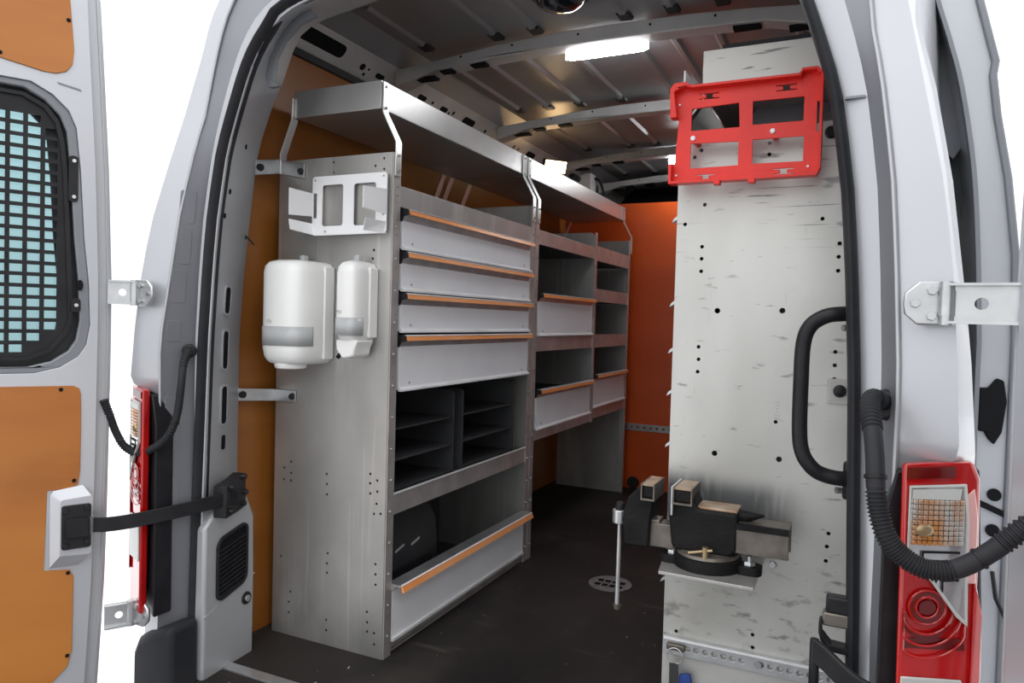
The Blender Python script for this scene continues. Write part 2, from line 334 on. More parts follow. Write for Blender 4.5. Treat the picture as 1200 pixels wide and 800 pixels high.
# cantrails
for sgn, nm in ((-1, 'trim_4'), (1, 'trim_5')):
    X = lambda u: XC+sgn*u
    t_ = thing(nm, 'grey perforated roof rail above the %s lining' % ('drawer side plywood' if sgn < 0 else 'tall rack side'), 'trim', (X(.83), 2.8, 1.82), kind='structure')
    MB().yprism([(X(.872), 1.820), (X(.80), 1.898), (X(.82), 1.915), (X(.885), 1.915), (X(.885), 1.820)], 1.60, 5.2).build('cant_rail', 'beam', t_, bev=.004)
    MB().yprism([(X(.815), 1.898), (X(.80), 1.898), (X(.735), 1.956), (X(.835), 1.966)], 1.64, 5.2).build('roof_side', 'roofpaint', t_)
    MB().box(min(X(.86), X(.885)), max(X(.86), X(.885)), 1.60, 4.6, 1.797, 1.82).build('shadow_strip', 'darkgrey', t_)  # dark strip painted in for the shadow under the cant rail
    o_ = (X(.872), 0, 1.820); d_ = Vector((X(.80)-X(.872), 0, .078)).normalized(); n_ = Vector((-d_.z*sgn, 0, d_.x*sgn))
    if n_.x*sgn > 0: n_ = -n_
    for yc, v, hw, hh in ((1.86, .06, .13, .024), (2.10, .048, .012, .012), (2.135, .05, .004, .005), (2.125, .026, .006, .006), (2.205, .045, .024, .010), (2.486, .05, .028, .011),
                          (2.563, .052, .006, .007), (2.655, .05, .026, .011), (2.70, .045, .005, .006), (2.73, .055, .006, .009), (2.869, .05, .050, .019), (3.03, .05, .007, .009), (3.348, .05, .006, .01), (3.40, .05, .005, .008), (3.551, .05, .05, .018)):
        MB().prism(rrect(yc-hw, yc+hw, v-hh, v+hh, min(hw, hh)*.8, 3), o_, (0, 1, 0), d_, n_, -.002, .0012).build('rail_hole', 'hole', t_)
# cab shell beyond the bulkhead
cb = MB().box(-1.66, .13, 5.19, 5.22, -.1, 2.0).build('wall_cab', 'cab'); tag(cb, 'dark end of the driver cab above the bulkhead', 'wall', kind='structure')

# ------------------------------------------------------------------ rear body: opening frame, pillars, seal
def arch(tab):           # (u, z, y) from the floor up and over to the middle of the header -> both sides in one line
    pts = []
    lo = [p for p in tab if p[1] <= 1.48]; hi = [p for p in tab if p[1] >= 1.47]
    for z in (-.45, -.2, 0, .2, .35, .48, .6, .7, .765, .79, .81, .87, .93, 1.0, 1.07, 1.14, 1.22, 1.3, 1.38, 1.43, 1.48):
        pts.append((lerp([(p[1], p[0]) for p in lo], z), lerp([(p[1], p[2]) for p in lo], z), z))
    hs_ = smooth_path([(p[0], p[2], p[1]) for p in hi], 5)
    L_ = [0]
    for a, b in zip(hs_, hs_[1:]): L_.append(L_[-1]+(b-a).length)
    for i in range(1, 25):
        s = L_[-1]*i/24
        for k in range(len(L_)-1):
            if L_[k] <= s+1e-9 <= L_[k+1]+1e-6:
                t = (s-L_[k])/max(1e-9, L_[k+1]-L_[k]); q = hs_[k].lerp(hs_[k+1], min(1, t)); break
        pts.append(tuple(q))
    left = [Vector((XC-u, y, z)) for u, y, z in pts]; right = [Vector((XC+u, y, z)) for u, y, z in pts[:-1]]
    return left, right[::-1]
LA = [(.795, -.45, 1.385), (.793, 0, 1.385), (.786, .42, 1.385), (.771, .9, 1.385), (.759, 1.1, 1.386), (.747, 1.24, 1.388), (.722, 1.40, 1.392), (.697, 1.48, 1.395), (.655, 1.6, 1.40), (.61, 1.67, 1.40), (.55, 1.722, 1.40), (.449, 1.75, 1.40), (.25, 1.775, 1.40), (0, 1.785, 1.40)]
LF = [(.83, -.45, 1.372), (.822, 0, 1.372), (.805, .42, 1.372), (.807, .9, 1.372), (.797, 1.1, 1.373), (.787, 1.24, 1.376), (.764, 1.40, 1.381), (.744, 1.48, 1.384), (.708, 1.6, 1.39), (.66, 1.69, 1.39), (.59, 1.752, 1.39), (.47, 1.79, 1.39), (.25, 1.812, 1.39), (0, 1.822, 1.39)]
LE = [(.85, -.45, 1.29), (.84, 0, 1.29), (.826, .42, 1.29), (.828, .9, 1.285), (.818, 1.1, 1.31), (.808, 1.24, 1.325), (.787, 1.40, 1.35), (.772, 1.48, 1.365), (.75, 1.66, 1.385), (.715, 1.77, 1.395), (.64, 1.85, 1.40), (.5, 1.89, 1.40), (.25, 1.905, 1.40), (0, 1.91, 1.40)]
LG = [(.895, -.45, 1.30), (.895, .2, 1.30), (.895, .77, 1.30), (.911, .795, 1.262), (.903, .95, 1.268), (.892, 1.1, 1.28), (.876, 1.22, 1.295), (.85, 1.36, 1.32), (.828, 1.48, 1.345), (.80, 1.63, 1.37), (.77, 1.76, 1.385), (.70, 1.86, 1.40), (.55, 1.93, 1.41), (.25, 1.965, 1.42), (0, 1.975, 1.42)]
LO = [(.945, -.45, 1.37), (.945, .2, 1.37), (.945, .77, 1.37), (.938, .795, 1.315), (.928, .95, 1.33), (.916, 1.06, 1.345), (.896, 1.225, 1.36), (.865, 1.40, 1.38), (.843, 1.48, 1.39), (.82, 1.63, 1.41), (.79, 1.76, 1.43), (.73, 1.88, 1.45), (.58, 1.97, 1.47), (.25, 2.01, 1.49), (0, 2.02, 1.49)]
LS = [(.951, -.45, 1.72), (.951, .8, 1.72), (.94, 1.06, 1.72), (.917, 1.30, 1.72), (.906, 1.40, 1.72), (.900, 1.48, 1.72), (.893, 1.65, 1.72), (.888, 1.80, 1.72), (.86, 1.93, 1.72), (.74, 2.02, 1.72), (.4, 2.06, 1.72), (0, 2.07, 1.72)]; LS2 = [(u, z, 5.22) for u, z, y in LS]
LB = [(.80, -.45, 1.56), (.80, .2, 1.56), (.82, .36, 1.56), (.846, .48, 1.56), (.846, .9, 1.56), (.834, 1.07, 1.56), (.814, 1.24, 1.56), (.79, 1.42, 1.56), (.772, 1.48, 1.56), (.733, 1.574, 1.56), (.697, 1.636, 1.56), (.662, 1.713, 1.56), (.607, 1.774, 1.58), (.50, 1.84, 1.66), (.40, 1.88, 1.70), (.2, 1.90, 1.70), (0, 1.905, 1.70)]
LB2 = [(u+(.05 if z < 1.7 else .02), z+(.0 if z < 1.7 else .06), y+.05) for u, z, y in LB]
bd = thing('wall_back', 'silver painted rear body frame around the load opening', 'wall', (XC, 1.40, -.45), kind='structure')
full = lambda t: (lambda l, r: l+r)(*arch(t))
MB().strip([full(t) for t in (LE, LG, LO, LS, LS2)]).build('body_panel', 'paint', bd)
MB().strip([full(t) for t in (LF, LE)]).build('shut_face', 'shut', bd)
MB().strip([full(t) for t in (LA, LF)]).build('opening_flange', 'paint', bd)
MB().strip([full(t) for t in (LB2, LB, LA)]).build('inner_frame', 'paintin', bd)
sealc = [Vector((p.x+(-.014 if p.x < XC else -.006), p.y+.002, p.z+(.012 if p.z > 1.7 else 0))) for p in full(LA)]
MB().tube(sealc, .011, 12, up_=(0, 1, 0), ry=.026).build('door_seal', 'rubber', bd, label='black rubber door seal')
# folded seam along the outer shut line, pressed steps in the left shut face
for sgn in (-1, 1):
    l, r = arch(LE); ln = l if sgn < 0 else r
    MB().tube([p+Vector((0, -.004, 0)) for p in ln if .05 < p.z < 1.9], .0035, 6).build('seam', 'paintin', bd)
for z0, z1 in ((.47, .55), (.62, .76), (.90, .955), (1.00, 1.085), (1.10, 1.19), (1.205, 1.29)):
    zm = (z0+z1)/2; a = lerp([(p[1], p[0]) for p in LF], zm); b = lerp([(p[1], p[0]) for p in LE], zm); yb = lerp([(p[1], p[2]) for p in LE], zm)
    p = Vector((XC-(a*.4+b*.6), 1.372*.4+yb*.6, zm)); dd_ = Vector((-(b-a), yb-1.372, 0)).normalized(); u_ = Vector((-(lerp([(q[1], q[0]) for q in LE], z1)-lerp([(q[1], q[0]) for q in LE], z0)), 0, z1-z0)).normalized()
    n_ = u_.cross(dd_); n_ = n_ if n_.x > 0 else -n_
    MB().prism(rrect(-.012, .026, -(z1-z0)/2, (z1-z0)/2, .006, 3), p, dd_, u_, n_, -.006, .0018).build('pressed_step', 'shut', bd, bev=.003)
# black gap panel next to both lamps, pillar sections as trims
# ------------------------------------------------------------------ pillars (trim)
t1 = thing('trim_1', 'silver left pillar with dark slots beside the plywood wall', 'trim', (XC-.80, 1.47, 0), kind='structure')
def pil(z, s):   # point on left pillar face, s 0 at seal side 1 at plywood side
    a = lerp([(p[1], p[0]) for p in LA], z); b = lerp([(p[1], p[0]) for p in LB], z)
    return Vector((XC-(a+(b-a)*s), 1.388+(1.56-1.388)*s, z))
for z, s, hw, hh in ((1.012, .48, .016, .036), (.875, .5, .016, .052), (.722, .5, .016, .052), (.618, .52, .010, .02), (1.43, .55, .006, .007), (1.30, .25, .006, .007), (1.235, .18, .006, .007)):
    p = pil(z, s); d = (pil(z, 1)-pil(z, 0)).normalized(); u_ = (pil(z+.05, s)-pil(z-.05, s)).normalized(); n = d.cross(u_)
    if n.x < 0: n = -n
    MB().prism(rrect(-hw, hw, -hh, hh, min(hw, hh)*.7, 3), p, d, u_, n, -.004, .0015).build('pillar_slot', 'hole', t1)
    if hh > .03:
        MB().plate(rrect(-hw-.006, hw+.006, -hh-.006, hh+.006, .015, 3), [rrect(-hw, hw, -hh, hh, .011, 3)], p, d, u_, n, -.003, .003).build('slot_lip', 'paintin', t1)
# big oval in the upper corner
ov = []
for (u, z) in ((.640, 1.585), (.662, 1.60), (.655, 1.655), (.625, 1.70), (.575, 1.735), (.525, 1.748), (.535, 1.765), (.59, 1.76), (.64, 1.722), (.672, 1.672), (.686, 1.62), (.675, 1.585)): ov.append((XC-u+.02, z-.012))
MB().yprism(ov, 1.462, 1.475).build('corner_opening', 'recess', t1)
# lower vent trim on the left pillar
cov = [(-1.607, -.01), (-1.605, .39), (-1.56, .432), (-1.512, .447), (-1.492, .40), (-1.487, .26), (-1.487, -.01)]
d_ = Vector((.0, 0, 0))
o0 = Vector((-1.548, 1.375, 0)); dd = Vector((-1.568, 1.575, 0))-o0; dd.normalize(); nn = Vector((dd.y, -dd.x, 0)).normalized()
if nn.x < 0: nn = -nn
MB().prism([(.0, -.01), (.0, .405), (.03, .432), (.12, .463), (.165, .46), (.195, .40), (.20, .25), (.20, -.01)], o0, dd, (0, 0, 1), nn, -.02, .016).build('vent_cover', 'paintin', t1, bev=.008)
MB().prism([(.0, .165), (.20, .225), (.20, .228), (.0, .168)], o0, dd, (0, 0, 1), nn, .014, .0172).build('cover_seam', 'paint', t1)
shear = lambda l: [(a, b+(a-.045)*.22) for a, b in l]
vp = shear(rrect(.043, .166, .190, .365, .026, 5)); vh = shear(rrect(.051, .158, .199, .356, .020, 5))
MB().plate(vp, [vh], o0, dd, (0, 0, 1), nn, .014, .022).build('vent_frame', 'black', t1, bev=.002)
MB().prism(vh, o0, dd, (0, 0, 1), nn, .008, .0165).build('vent_back', 'hole', t1)
for i in range(11):
    v = .204+i*.0125
    MB().prism([(.053, v), (.156, v+.021), (.156, v+.025), (.053, v+.004)], o0, dd, (0, 0, 1), nn, .016, .021).build('vent_slat', 'black', t1)
p = o0+dd*.165+nn*.016+Vector((0, 0, .165))
MB().cyl(p-nn*.004, p+nn*.006, .019, .017, 18).build('socket_ring', 'black', t1, bev=.002)
MB().cyl(p+nn*.005, p+nn*.0085, .010, .009, 14).build('socket_plug', 'steel', t1)
# small cable stub on pillar
p = pil(1.19, .95)
tg = MB().tube([p, p+Vector((.02, -.02, .005)), p+Vector((.05, -.02, -.02))], .0025, 6).build('cable_stub', 'black', t1)
t2 = thing('trim_2', 'silver right pillar face beside the grab handle', 'trim', (XC+.80, 1.47, 0), kind='structure')
q = MB()
l, r = arch(LF); l2, r2 = arch(LE)
MB().box(XC+.733, XC+.764, 1.376, 1.386, 1.374, 1.378).build('seam_line', 'recess', t2)
# ------------------------------------------------------------------ bumper
bp = thing('bumper', 'black plastic rear bumper below the tail lamps', 'bumper', (XC, 1.25, -.45))
for s in (-1, 1):
    X = lambda u: XC+s*u
    pr = [(X(.775), .176), (X(.80), .172), (X(.86), .150), (X(.89), .132), (X(.905), .10), (X(.91), -.45), (X(.775), -.45)]
    MB().yprism(pr if s > 0 else pr[::-1], 1.275, 1.375).build('corner_piece', 'rubber', bp, bev=.02, seg=3)
MB().box(XC-.72, XC+.72, 1.17, 1.36, -.45, -.10).build('step', 'rubber', bp, bev=.015)

# ------------------------------------------------------------------ tail lamps
class LampMB(MB):
    def build(s, *a, **k):
        o = []
        for x, y, z in s.v:
            u = abs(x-XC); d = max(0, u-.836); o.append((XC+math.copysign(.836+d*1.05, x-XC) if d else x, y+d*.30+d*d*2.0, z))
        s.v = o; return MB.build(s, *a, **k)
LB_ = LampMB
def tail_lamp(s, label):
    X = lambda u: XC+s*u
    t = thing('tail_lamp', label, 'lamp', (X(.89), 1.29, .20))
    P = lambda l: [(X(a), b) for a, b in (l if s > 0 else l[::-1])]
    out = [(.836, .779), (.928, .785), (.938, .758), (.941, .636), (.941, .59), (.949, .551), (.951, .46), (.948, .25), (.93, .21), (.842, .21)]
    LB_().yprism(P([(.815, .69), (.83, .765), (.94, .77), (.952, .55), (.95, .22), (.815, .20)]), 1.262, 1.315).build('housing', 'black', t, bev=.004)
    LB_().yprism(P(out), 1.240, 1.263).build('lens_body', 'lens', t, bev=.006, seg=3)
    LB_().yprism(P([(.842, .757), (.905, .761), (.905, .778), (.842, .774)]), 1.2375, 1.241).build('top_strip', 'lensdark', t)
    LB_().yprism(P([(.921, .735), (.931, .745), (.937, .70), (.938, .60), (.925, .60), (.923, .70)]), 1.236, 1.241).build('side_strip', 'lenspink', t, bev=.002)
    cl = [(.849, .744), (.916, .748), (.921, .70), (.923, .60), (.925, .545), (.914, .557), (.882, .607), (.849, .648)]
    rim = [(.846, .747), (.920, .752), (.925, .70), (.927, .60), (.929, .535), (.913, .551), (.880, .602), (.846, .646)]
    LB_().yplate(P(rim), [P(cl)], 1.2335, 1.241).build('clear_rim', 'greystrip', t, bev=.001)
    wn = LB_().yprism(P(cl), 1.236, 1.241).build('clear_window', 'clear', t)
    LB_().yprism(P([(.850, .728), (.912, .728), (.914, .745), (.850, .742)]), 1.234, 1.237).build('window_cap', 'greystrip', wn)
    am = LB_()
    for i in range(10):
        for j in range(9):
            u = .852+i*.0067; z = .659+j*.0077
            am.box(min(X(u), X(u+.0058)), max(X(u), X(u+.0058)), 1.2325, 1.2365, z, z+.0066)
    am.build('indicator_facets', 'amber', wn, kind='stuff', bev=.001)
    LB_().loft([[(X(.867)+r*math.cos(2*math.pi*i/18), y, .682+.8*r*math.sin(2*math.pi*i/18)) for i in range(18)] for r, y in ((.013, 1.2335), (.011, 1.229), (.006, 1.227))]).build('indicator_bulb', 'brass', wn)
    ch = LB_()
    for i in range(4):
        u = .866+i*.009; z = .647-i*.014
        ch.box(min(X(u), X(.915)), max(X(u), X(.915)), 1.2335, 1.2365, z, z+.0022); ch.box(min(X(u), X(u+.002)), max(X(u), X(u+.002)), 1.2335, 1.2365, z-.016, z)
    ch.build('reflector_lines', 'hole', wn, kind='stuff')
    ring = LB_()
    for r, zz in ((.016, 0), (.026, 0), (.037, -.004), (.049, -.010), (.062, -.016)):
        a0 = 0 if r < .03 else math.pi*1.0
        n_ = 20; pts = []
        for i in range(n_+1):
            a = a0+(2*math.pi if r < .03 else math.pi)*i/n_
            uu = .876+r*math.cos(a)*.92; z_ = .563+zz+r*math.sin(a)
            pts.append((X(min(.926, max(.846, uu))), 1.2385, z_))
        ring.tube(pts, .0019, 6)
    ring.build('brake_rings', 'lens', t, kind='stuff')
    LB_().yplate(circ(X(.876), .563, .0235, 20), [circ(X(.876), .563, .017, 20)], 1.2385, 1.2405).build('dark_ring', 'lensdark', t)
    LB_().yprism(P([(.848, .545), (.856, .53), (.876, .522), (.9, .53), (.91, .548), (.905, .532), (.89, .517), (.876, .513), (.858, .518), (.848, .53)]), 1.2385, 1.2405).build('dark_crescent', 'lensdark', t)
    LB_().cyl((X(.876), 1.2405, .563), (X(.876), 1.238, .563), .011, n=16).build('brake_bulb', 'lensdark', t)
    LB_().yprism(P([(.846, .515), (.925, .515), (.927, .497), (.846, .500)]), 1.2385, 1.241).build('dark_band', 'lensdark', t)
    LB_().yprism(P([(.845, .456), (.925, .452), (.925, .34), (.845, .345)]), 1.2365, 1.241).build('reverse_window', 'greystrip', t, bev=.002)
    lw = LB_().yprism(P([(.936, .60), (.9425, .58), (.948, .551), (.949, .30), (.936, .30)]), 1.237, 1.241).build('corner_strip', 'lens', t)
    return t
tail_lamp(1, 'right tail lamp with clear amber window behind the thick black hose')
tail_lamp(-1, 'left tail lamp seen edge on beside the thin black hose')

# ------------------------------------------------------------------ rear doors
ANG = Vector((-.43, -.90, 0)).normalized()
def door_frame_vectors(s):
    if s < 0: return Vector((-1.68, 1.20, 0)), ANG, Vector((-ANG.y, ANG.x, 0))
    d = Vector((-ANG.x, ANG.y, 0)); return Vector((.197, 1.245, 0)), d, Vector((d.y, -d.x, 0))
def hinge_tab(z):
    return lerp([(-.4, .03), (.045, .010), (.16, .004), (.30, -.003), (.47, -.007), (.7, -.010), (.9, -.012), (1.05, -.012), (1.32, -.004), (1.53, .007), (1.73, .018), (1.85, .05)], z)
win = [(.60, .823), (.152, .823), (.100, .836), (.062, .862), (.045, .89), (.037, .94), (.041, 1.045), (.051, 1.148), (.060, 1.311), (.070, 1.412), (.086, 1.45), (.12, 1.482), (.163, 1.503), (.56, 1.50), (.62, 1.44), (.66, 1.0), (.65, .88)]
def inset(poly, cx, cy, dx, dy):
    return [(cx+(p-cx)*dx, cy+(q-cy)*dy) for p, q in poly]
def rear_door(s, nm, label, cargo):
    o, d, n = door_frame_vectors(s); Z = (0, 0, 1)
    t = thing(nm, label, 'door', (o.x, o.y, -.3), kind='structure')
    zs = [-.40, -.2, .045, .16, .30, .47, .7, .9, 1.05, 1.32, 1.53, 1.73, 1.80]
    edge = [(hinge_tab(z), z) for z in zs]
    outer = edge+[(.10, 1.84), (.68, 1.80), (.75, 1.5), (.78, .9), (.78, -.40)]
    MB().plate(outer, [win], o, d, Z, n, -.055, -.030).build('outer_shell', 'paint', t, bev=.004)
    MB().plate([(a, b) for a, b in edge]+[(a+.045, b) for a, b in edge[::-1]], [], o, d, Z, n, -.034, -.016).build('edge_flange', 'paintin', t, bev=.004)
    inner = [(a+.032 if i < len(edge) else a-.02, b) for i, (a, b) in enumerate(outer)]
    MB().plate(inner, [win], o, d, Z, n, -.034, 0).build('inner_shell', 'paint', t, bev=.010, seg=3)
    MB().plate([(a+.006, b) for a, b in edge]+[(a+.012, b) for a, b in edge[::-1]], [], o, d, Z, n, -.032, -.013).build('edge_seam', 'paintin', t, bev=.002)
    c = (.35, 1.16)
    w2 = inset(win, *c, .93, .955); w3 = inset(win, *c, .80, .88)
    MB().plate(inset(win, *c, 1.004, 1.004), [w2], o, d, Z, n, -.028, -.006).build('window_recess', 'recess', t, bev=.004)
    MB().plate(inset(win, *c, .995, .995), [w3], o, d, Z, n, -.050, -.040).build('window_surround', 'darkgrey', t)
    MB().prism(inset(win, *c, .99, .99), o, d, Z, n, -.047, -.043).build('window_pane', 'glass', t)
    gx = [.205-.0345*k for k in range(-13, 4)]
    # steel guard with its rows of slots
    go = [(.58, .855), (.165, .853), (.118, .872), (.083, .918), (.073, .948), (.078, 1.104), (.087, 1.307), (.094, 1.377), (.105, 1.425), (.129, 1.456), (.173, 1.477), (.54, 1.477), (.59, 1.43), (.625, 1.0), (.61, .90)]
    holes = []
    for i in range(17):
        a0 = .1015+i*.0345+.0048; a1 = a0+.0250
        for j in range(21):
            z0 = .868+j*.0270+.0045; z1 = z0+.0180
            if z1 > 1.466 or a1 > .585: continue
            bad = (z0 < .885 and (a0 < .15 or a1 > .56)) or (z0 < .915 and a0 < .108) or (z1 > 1.41 and a0 < .118) or (z1 > 1.438 and a0 < .15) or (z1 > 1.43 and a1 > .55)
            if not bad: holes.append([(a0, z0), (a1, z0), (a1, z1), (a0, z1)])
    g = MB().plate(go, holes, o, d, Z, n, -.022, -.018).build('window_guard', 'black', t, label='black steel mesh guard')
    MB().plate(inset(go, *c, 1.0, 1.0), [inset(go, *c, .965, .975)], o, d, Z, n, -.0185, -.010).build('guard_rim', 'black', g)
    for a, z0, z1 in ((.077, 1.235, 1.345), (.070, .970, 1.003)):
        MB().prism(rrect(a-.012, a+.008, z0, z1, .007, 3), o, d, Z, n, -.008, -.003).build('guard_tab', 'black', g)
        for z in ((z0+.012, z1-.012) if z1-z0 > .05 else ((z0+z1)/2,)):
            MB().cyl(o+d*(a-.003)+Vector((0, 0, z))-n*.004, o+d*(a-.003)+Vector((0, 0, z))+n*.0, .0045, n=8).build('guard_screw', 'steel', g)
    MB().prism(circ(.060, 1.035, .013, 16, .55), o, d, Z, n, -.006, .001).build('oval_hole', 'hole', t)
    MB().prism([(.060, 1.500), (.108, 1.508), (.111, 1.512), (.063, 1.505)], o, d, Z, n, -.004, .0015).build('pressed_mark', 'recess', t)
    # plywood panels
    sh = 0 if cargo else .09
    pu = [(.086, 1.71), (.082, 1.661), (.077, 1.592), (.080, 1.559), (.092, 1.540), (.113, 1.531), (.14, 1.530), (.222, 1.542), (.56, 1.545), (.60, 1.58), (.58, 1.78), (.14, 1.79), (.10, 1.77)]
    pu = [(min(a+sh, .66), b) for a, b in pu]; a_ = MB().prism(pu, o, d, Z, n, -.002, .004).build('upper_plywood', 'ply', t, bev=.001)
    pl = [(.60, .800), (.072, .791), (.060, .785), (.056, .77), (.055, .69), (.056, .585), (.060, .55), (.073, .541), (.124, .541), (.130, .349), (.076, .342), (.068, .323), (.070, .144), (.079, .104), (.112, .071), (.16, .06), (.64, .06), (.68, .10), (.68, .74)]
    pl = [(min(a+sh, .70), b) for a, b in pl]; b_ = MB().prism(pl, o, d, Z, n, -.002, .004).build('lower_plywood', 'ply', t, bev=.001)
    for (u, z), par in (((.089, 1.661), a_), ((.222, 1.553), a_), ((.098, .783), b_), ((.069, .560), b_), ((.080, .335), b_), ((.080, .131), b_)):
        u += sh; MB().cyl(o+d*u+n*.003+Vector((0, 0, z)), o+d*u+n*.0065+Vector((0, 0, z)), .0055, .004, 8).build('screw', 'hole', par)
    # strap box
    if cargo:
        ro = [(.119, .355), (.119, .53), (.112, .54), (.05, .548), (.044, .535), (.05, .36), (.06, .352)]
        ri = [(.100, .385), (.100, .515), (.096, .52), (.035, .524), (.032, .52), (.034, .385), (.04, .380)]
        rings = [[o+d*a+n*h+Vector((0, 0, z)) for a, z in l] for l, h in ((ro, -.002), (ro, .006), (ri, .026), (ri, .027))]
        bx = MB().loft(rings).build('strap_box', 'paint', t, bev=.006, seg=3)
        MB().prism(rrect(.036, .098, .400, .506, .006), o, d, Z, n, .026, .033).build('strap_plate', 'black', bx, bev=.002)
        MB().prism(rrect(.044, .090, .43, .475, .006), o, d, Z, n, .032, .043).build('strap_catch', 'black', bx, bev=.004)
        for a, z in ((.046, .415), (.09, .41), (.046, .498), (.09, .494)):
            MB().cyl(o+d*a+n*.032+Vector((0, 0, z)), o+d*a+n*.038+Vector((0, 0, z)), .008, .006, 10).build('plate_bolt', 'black', bx)
    # hinges: arm from the body corner to the door edge
    for zc in ((1.022, .205) if s < 0 else (1.022, .205)):
        pv = Vector((XC+s*.885, 1.252, zc)); pe = o+Vector((0, 0, zc))+d*.004
        if s < 0: pe = o+Vector((0, 0, zc))+d*(-.01)
        ax = (pe-pv); L = ax.length; ax.normalize(); nh = Vector((-ax.y, ax.x, 0)); nh = nh if nh.y < 0 else -nh
        H = .030
        h = MB().plate([(.0, -H), (L*.35, -H), (L+.01, -H), (L+.01, H), (0, H)], [circ(L*.55, 0, .009, 16)], pv, ax, Z, nh, -.002, .002).build('hinge', 'steel', t, bev=.001)
        for q_ in (-H, H-.004): MB().plate([(0, q_), (L+.01, q_), (L+.01, q_+.004), (0, q_+.004)], [], pv, ax, Z, nh, -.004, .012).build('hinge_edge', 'steel', h)
        MB().cyl(pv+Vector((0, 0, -H-.002)), pv+Vector((0, 0, H+.002)), .0105, n=16).build('hinge_pin', 'steel', h)
        MB().cyl(pv+Vector((0, 0, -H*.62)), pv+Vector((0, 0, H*.62)), .0118, n=16).build('hinge_knuckle', 'steel', h)
        pl_ = [(-.050, 0), (-.048, .016), (-.030, .033), (.006, .033), (.006, -.033), (-.030, -.033), (-.048, -.016)]
        bpv = Vector((XC+s*.878, 1.262, zc))
        MB().prism([(a*s*1.0, b) for a, b in pl_], bpv, (1, 0, 0), Z, (0, -1, 0), -.004, .006).build('hinge_plate', 'steel', h, bev=.003)
        for a, b in ((-.012, .019), (-.034, .0), (-.012, -.019)):
            c0 = bpv+Vector((a*s, -.006, b)); MB().cyl(c0, c0+Vector((0, -.007, 0)), .0075, .0065, 6).build('hinge_bolt', 'steel', h)
    return t
rear_door(-1, 'door_1', 'left rear door standing open with plywood panels and mesh guarded window', True)
rear_door(1, 'door_2', 'right rear door edge standing open at the far right', False)
# door three: the open sliding door along the right flank
d3 = thing('door_3', 'silver sliding door slid back along the right flank', 'door', (.25, 1.68, -.3), kind='structure')
prf = [(p.x, p.y) for p in smooth_path([(.096, 1.75, 0), (.118, 1.648, 0), (.145, 1.555, 0), (.169, 1.460, 0), (.195, 1.30, 0), (.209, 1.13, 0), (.217, .96, 0)], 4)]
nl = len(prf)+1
prf += [(.218, -.3), (.285, -.3), (.282, .965), (.276, 1.13), (.258, 1.28), (.236, 1.40), (.226, 1.478), (.229, 1.505), (.196, 1.636), (.165, 1.75)]
MB().yprism(prf, 1.68, 2.85).build('door_shell', 'paint', d3, bev=.006, seg=3)
edge = [(x-.003, z) for x, z in prf[:nl]]+[(x+.005, z) for x, z in prf[:nl][::-1]]
MB().yprism(edge, 1.672, 1.700).build('edge_seal', 'recess', d3)
edge = [(x-.012, z) for x, z in prf[nl:]]+[(x+.002, z) for x, z in prf[nl:][::-1]]
MB().yprism(edge, 1.672, 1.72).build('outer_lip', 'recess', d3, bev=.003)
MB().prism([(.085, 1.70), (.122, 1.66), (.150, 1.565), (.176, 1.475), (.196, 1.36), (.190, 1.375), (.172, 1.345), (.150, 1.37), (.13, 1.45)], (0, 1.735, 0), (1, .35, 0), (0, 0, 1), (0, 1, 0), 0, .006).build('gap_fill_panel', 'paint', d3, bev=.002)  # added panel facing rearward, so the occluded door gap looks lit
MB().prism([(.175, 1.372), (.194, 1.36), (.200, 1.22), (.186, 1.27), (.160, 1.30), (.150, 1.36)], (0, 1.75, 0), (1, .5, 0), (0, 0, 1), (0, 1, 0), 0, .006).build('return_fold', 'recess', d3, bev=.002)
dm = [(.222, .885), (.236, .885), (.250, .905), (.262, .900), (.268, .86), (.262, .80), (.250, .775), (.240, .785), (.232, .80), (.222, .80)]
MB().yprism([(x, z-.012) for x, z in dm], 1.671, 1.684).build('guide_pocket', 'hole', d3, bev=.003)
for z in (.665, .595): MB().cyl((.255, 1.684, z), (.255, 1.674, z), .012, n=16).build('round_hole', 'hole', d3)
MB().yprism([(.232, .640), (.28, .620), (.28, .632), (.232, .652)], 1.673, 1.684).build('dark_slot', 'hole', d3)
MB().tube([(.255, 1.66, .52), (.262, 1.655, .47), (.285, 1.65, .42)], .004, 6).build('door_cable', 'black', d3)

# ------------------------------------------------------------------ check straps and hoses
cs = thing('check_strap', 'black flat check strap from left door box to pillar', 'strap', (-1.60, 1.25, .46))
pts = smooth_path([(-1.675, 1.155, .452), (-1.645, 1.172, .452), (-1.611, 1.20, .456), (-1.584, 1.25, .460), (-1.556, 1.31, .466), (-1.530, 1.37, .473), (-1.510, 1.43, .478), (-1.504, 1.46, .479)], 4)
MB().ribbon(pts, (0, 0, 1), .036, .006).build('strap', 'black', cs, bev=.0015)
q = MB(); pz = Vector((-1.522, 1.455, .478))
dd2 = (pil(.478, 1)-pil(.478, 0)).normalized(); n2 = Vector((dd2.y, -dd2.x, 0)); n2 = n2 if n2.x > 0 else -n2
MB().prism([(-.040, -.05), (-.040, .036), (.02, .042), (.068, .052), (.072, -.042), (.02, -.048)], pz-n2*.01, dd2, (0, 0, 1), n2, -.02, .018).build('pillar_bracket', 'black', cs, bev=.004)
for a, z in ((-.02, .03), (.05, .045), (.06, .0), (.05, -.03), (-.02, -.035)):
    c0 = pz+dd2*a+n2*.006+Vector((0, 0, z)); MB().cyl(c0, c0+n2*.012, .009, .007, 8).build('bracket_bolt', 'black', cs)
MB().box(-1.672, -1.664, 1.150, 1.160, .432, .474).build('strap_buckle', 'steel', cs)
cs2 = thing('check_strap', 'black curved strap end below the right pillar seal', 'strap', (-.02, 1.32, .40))
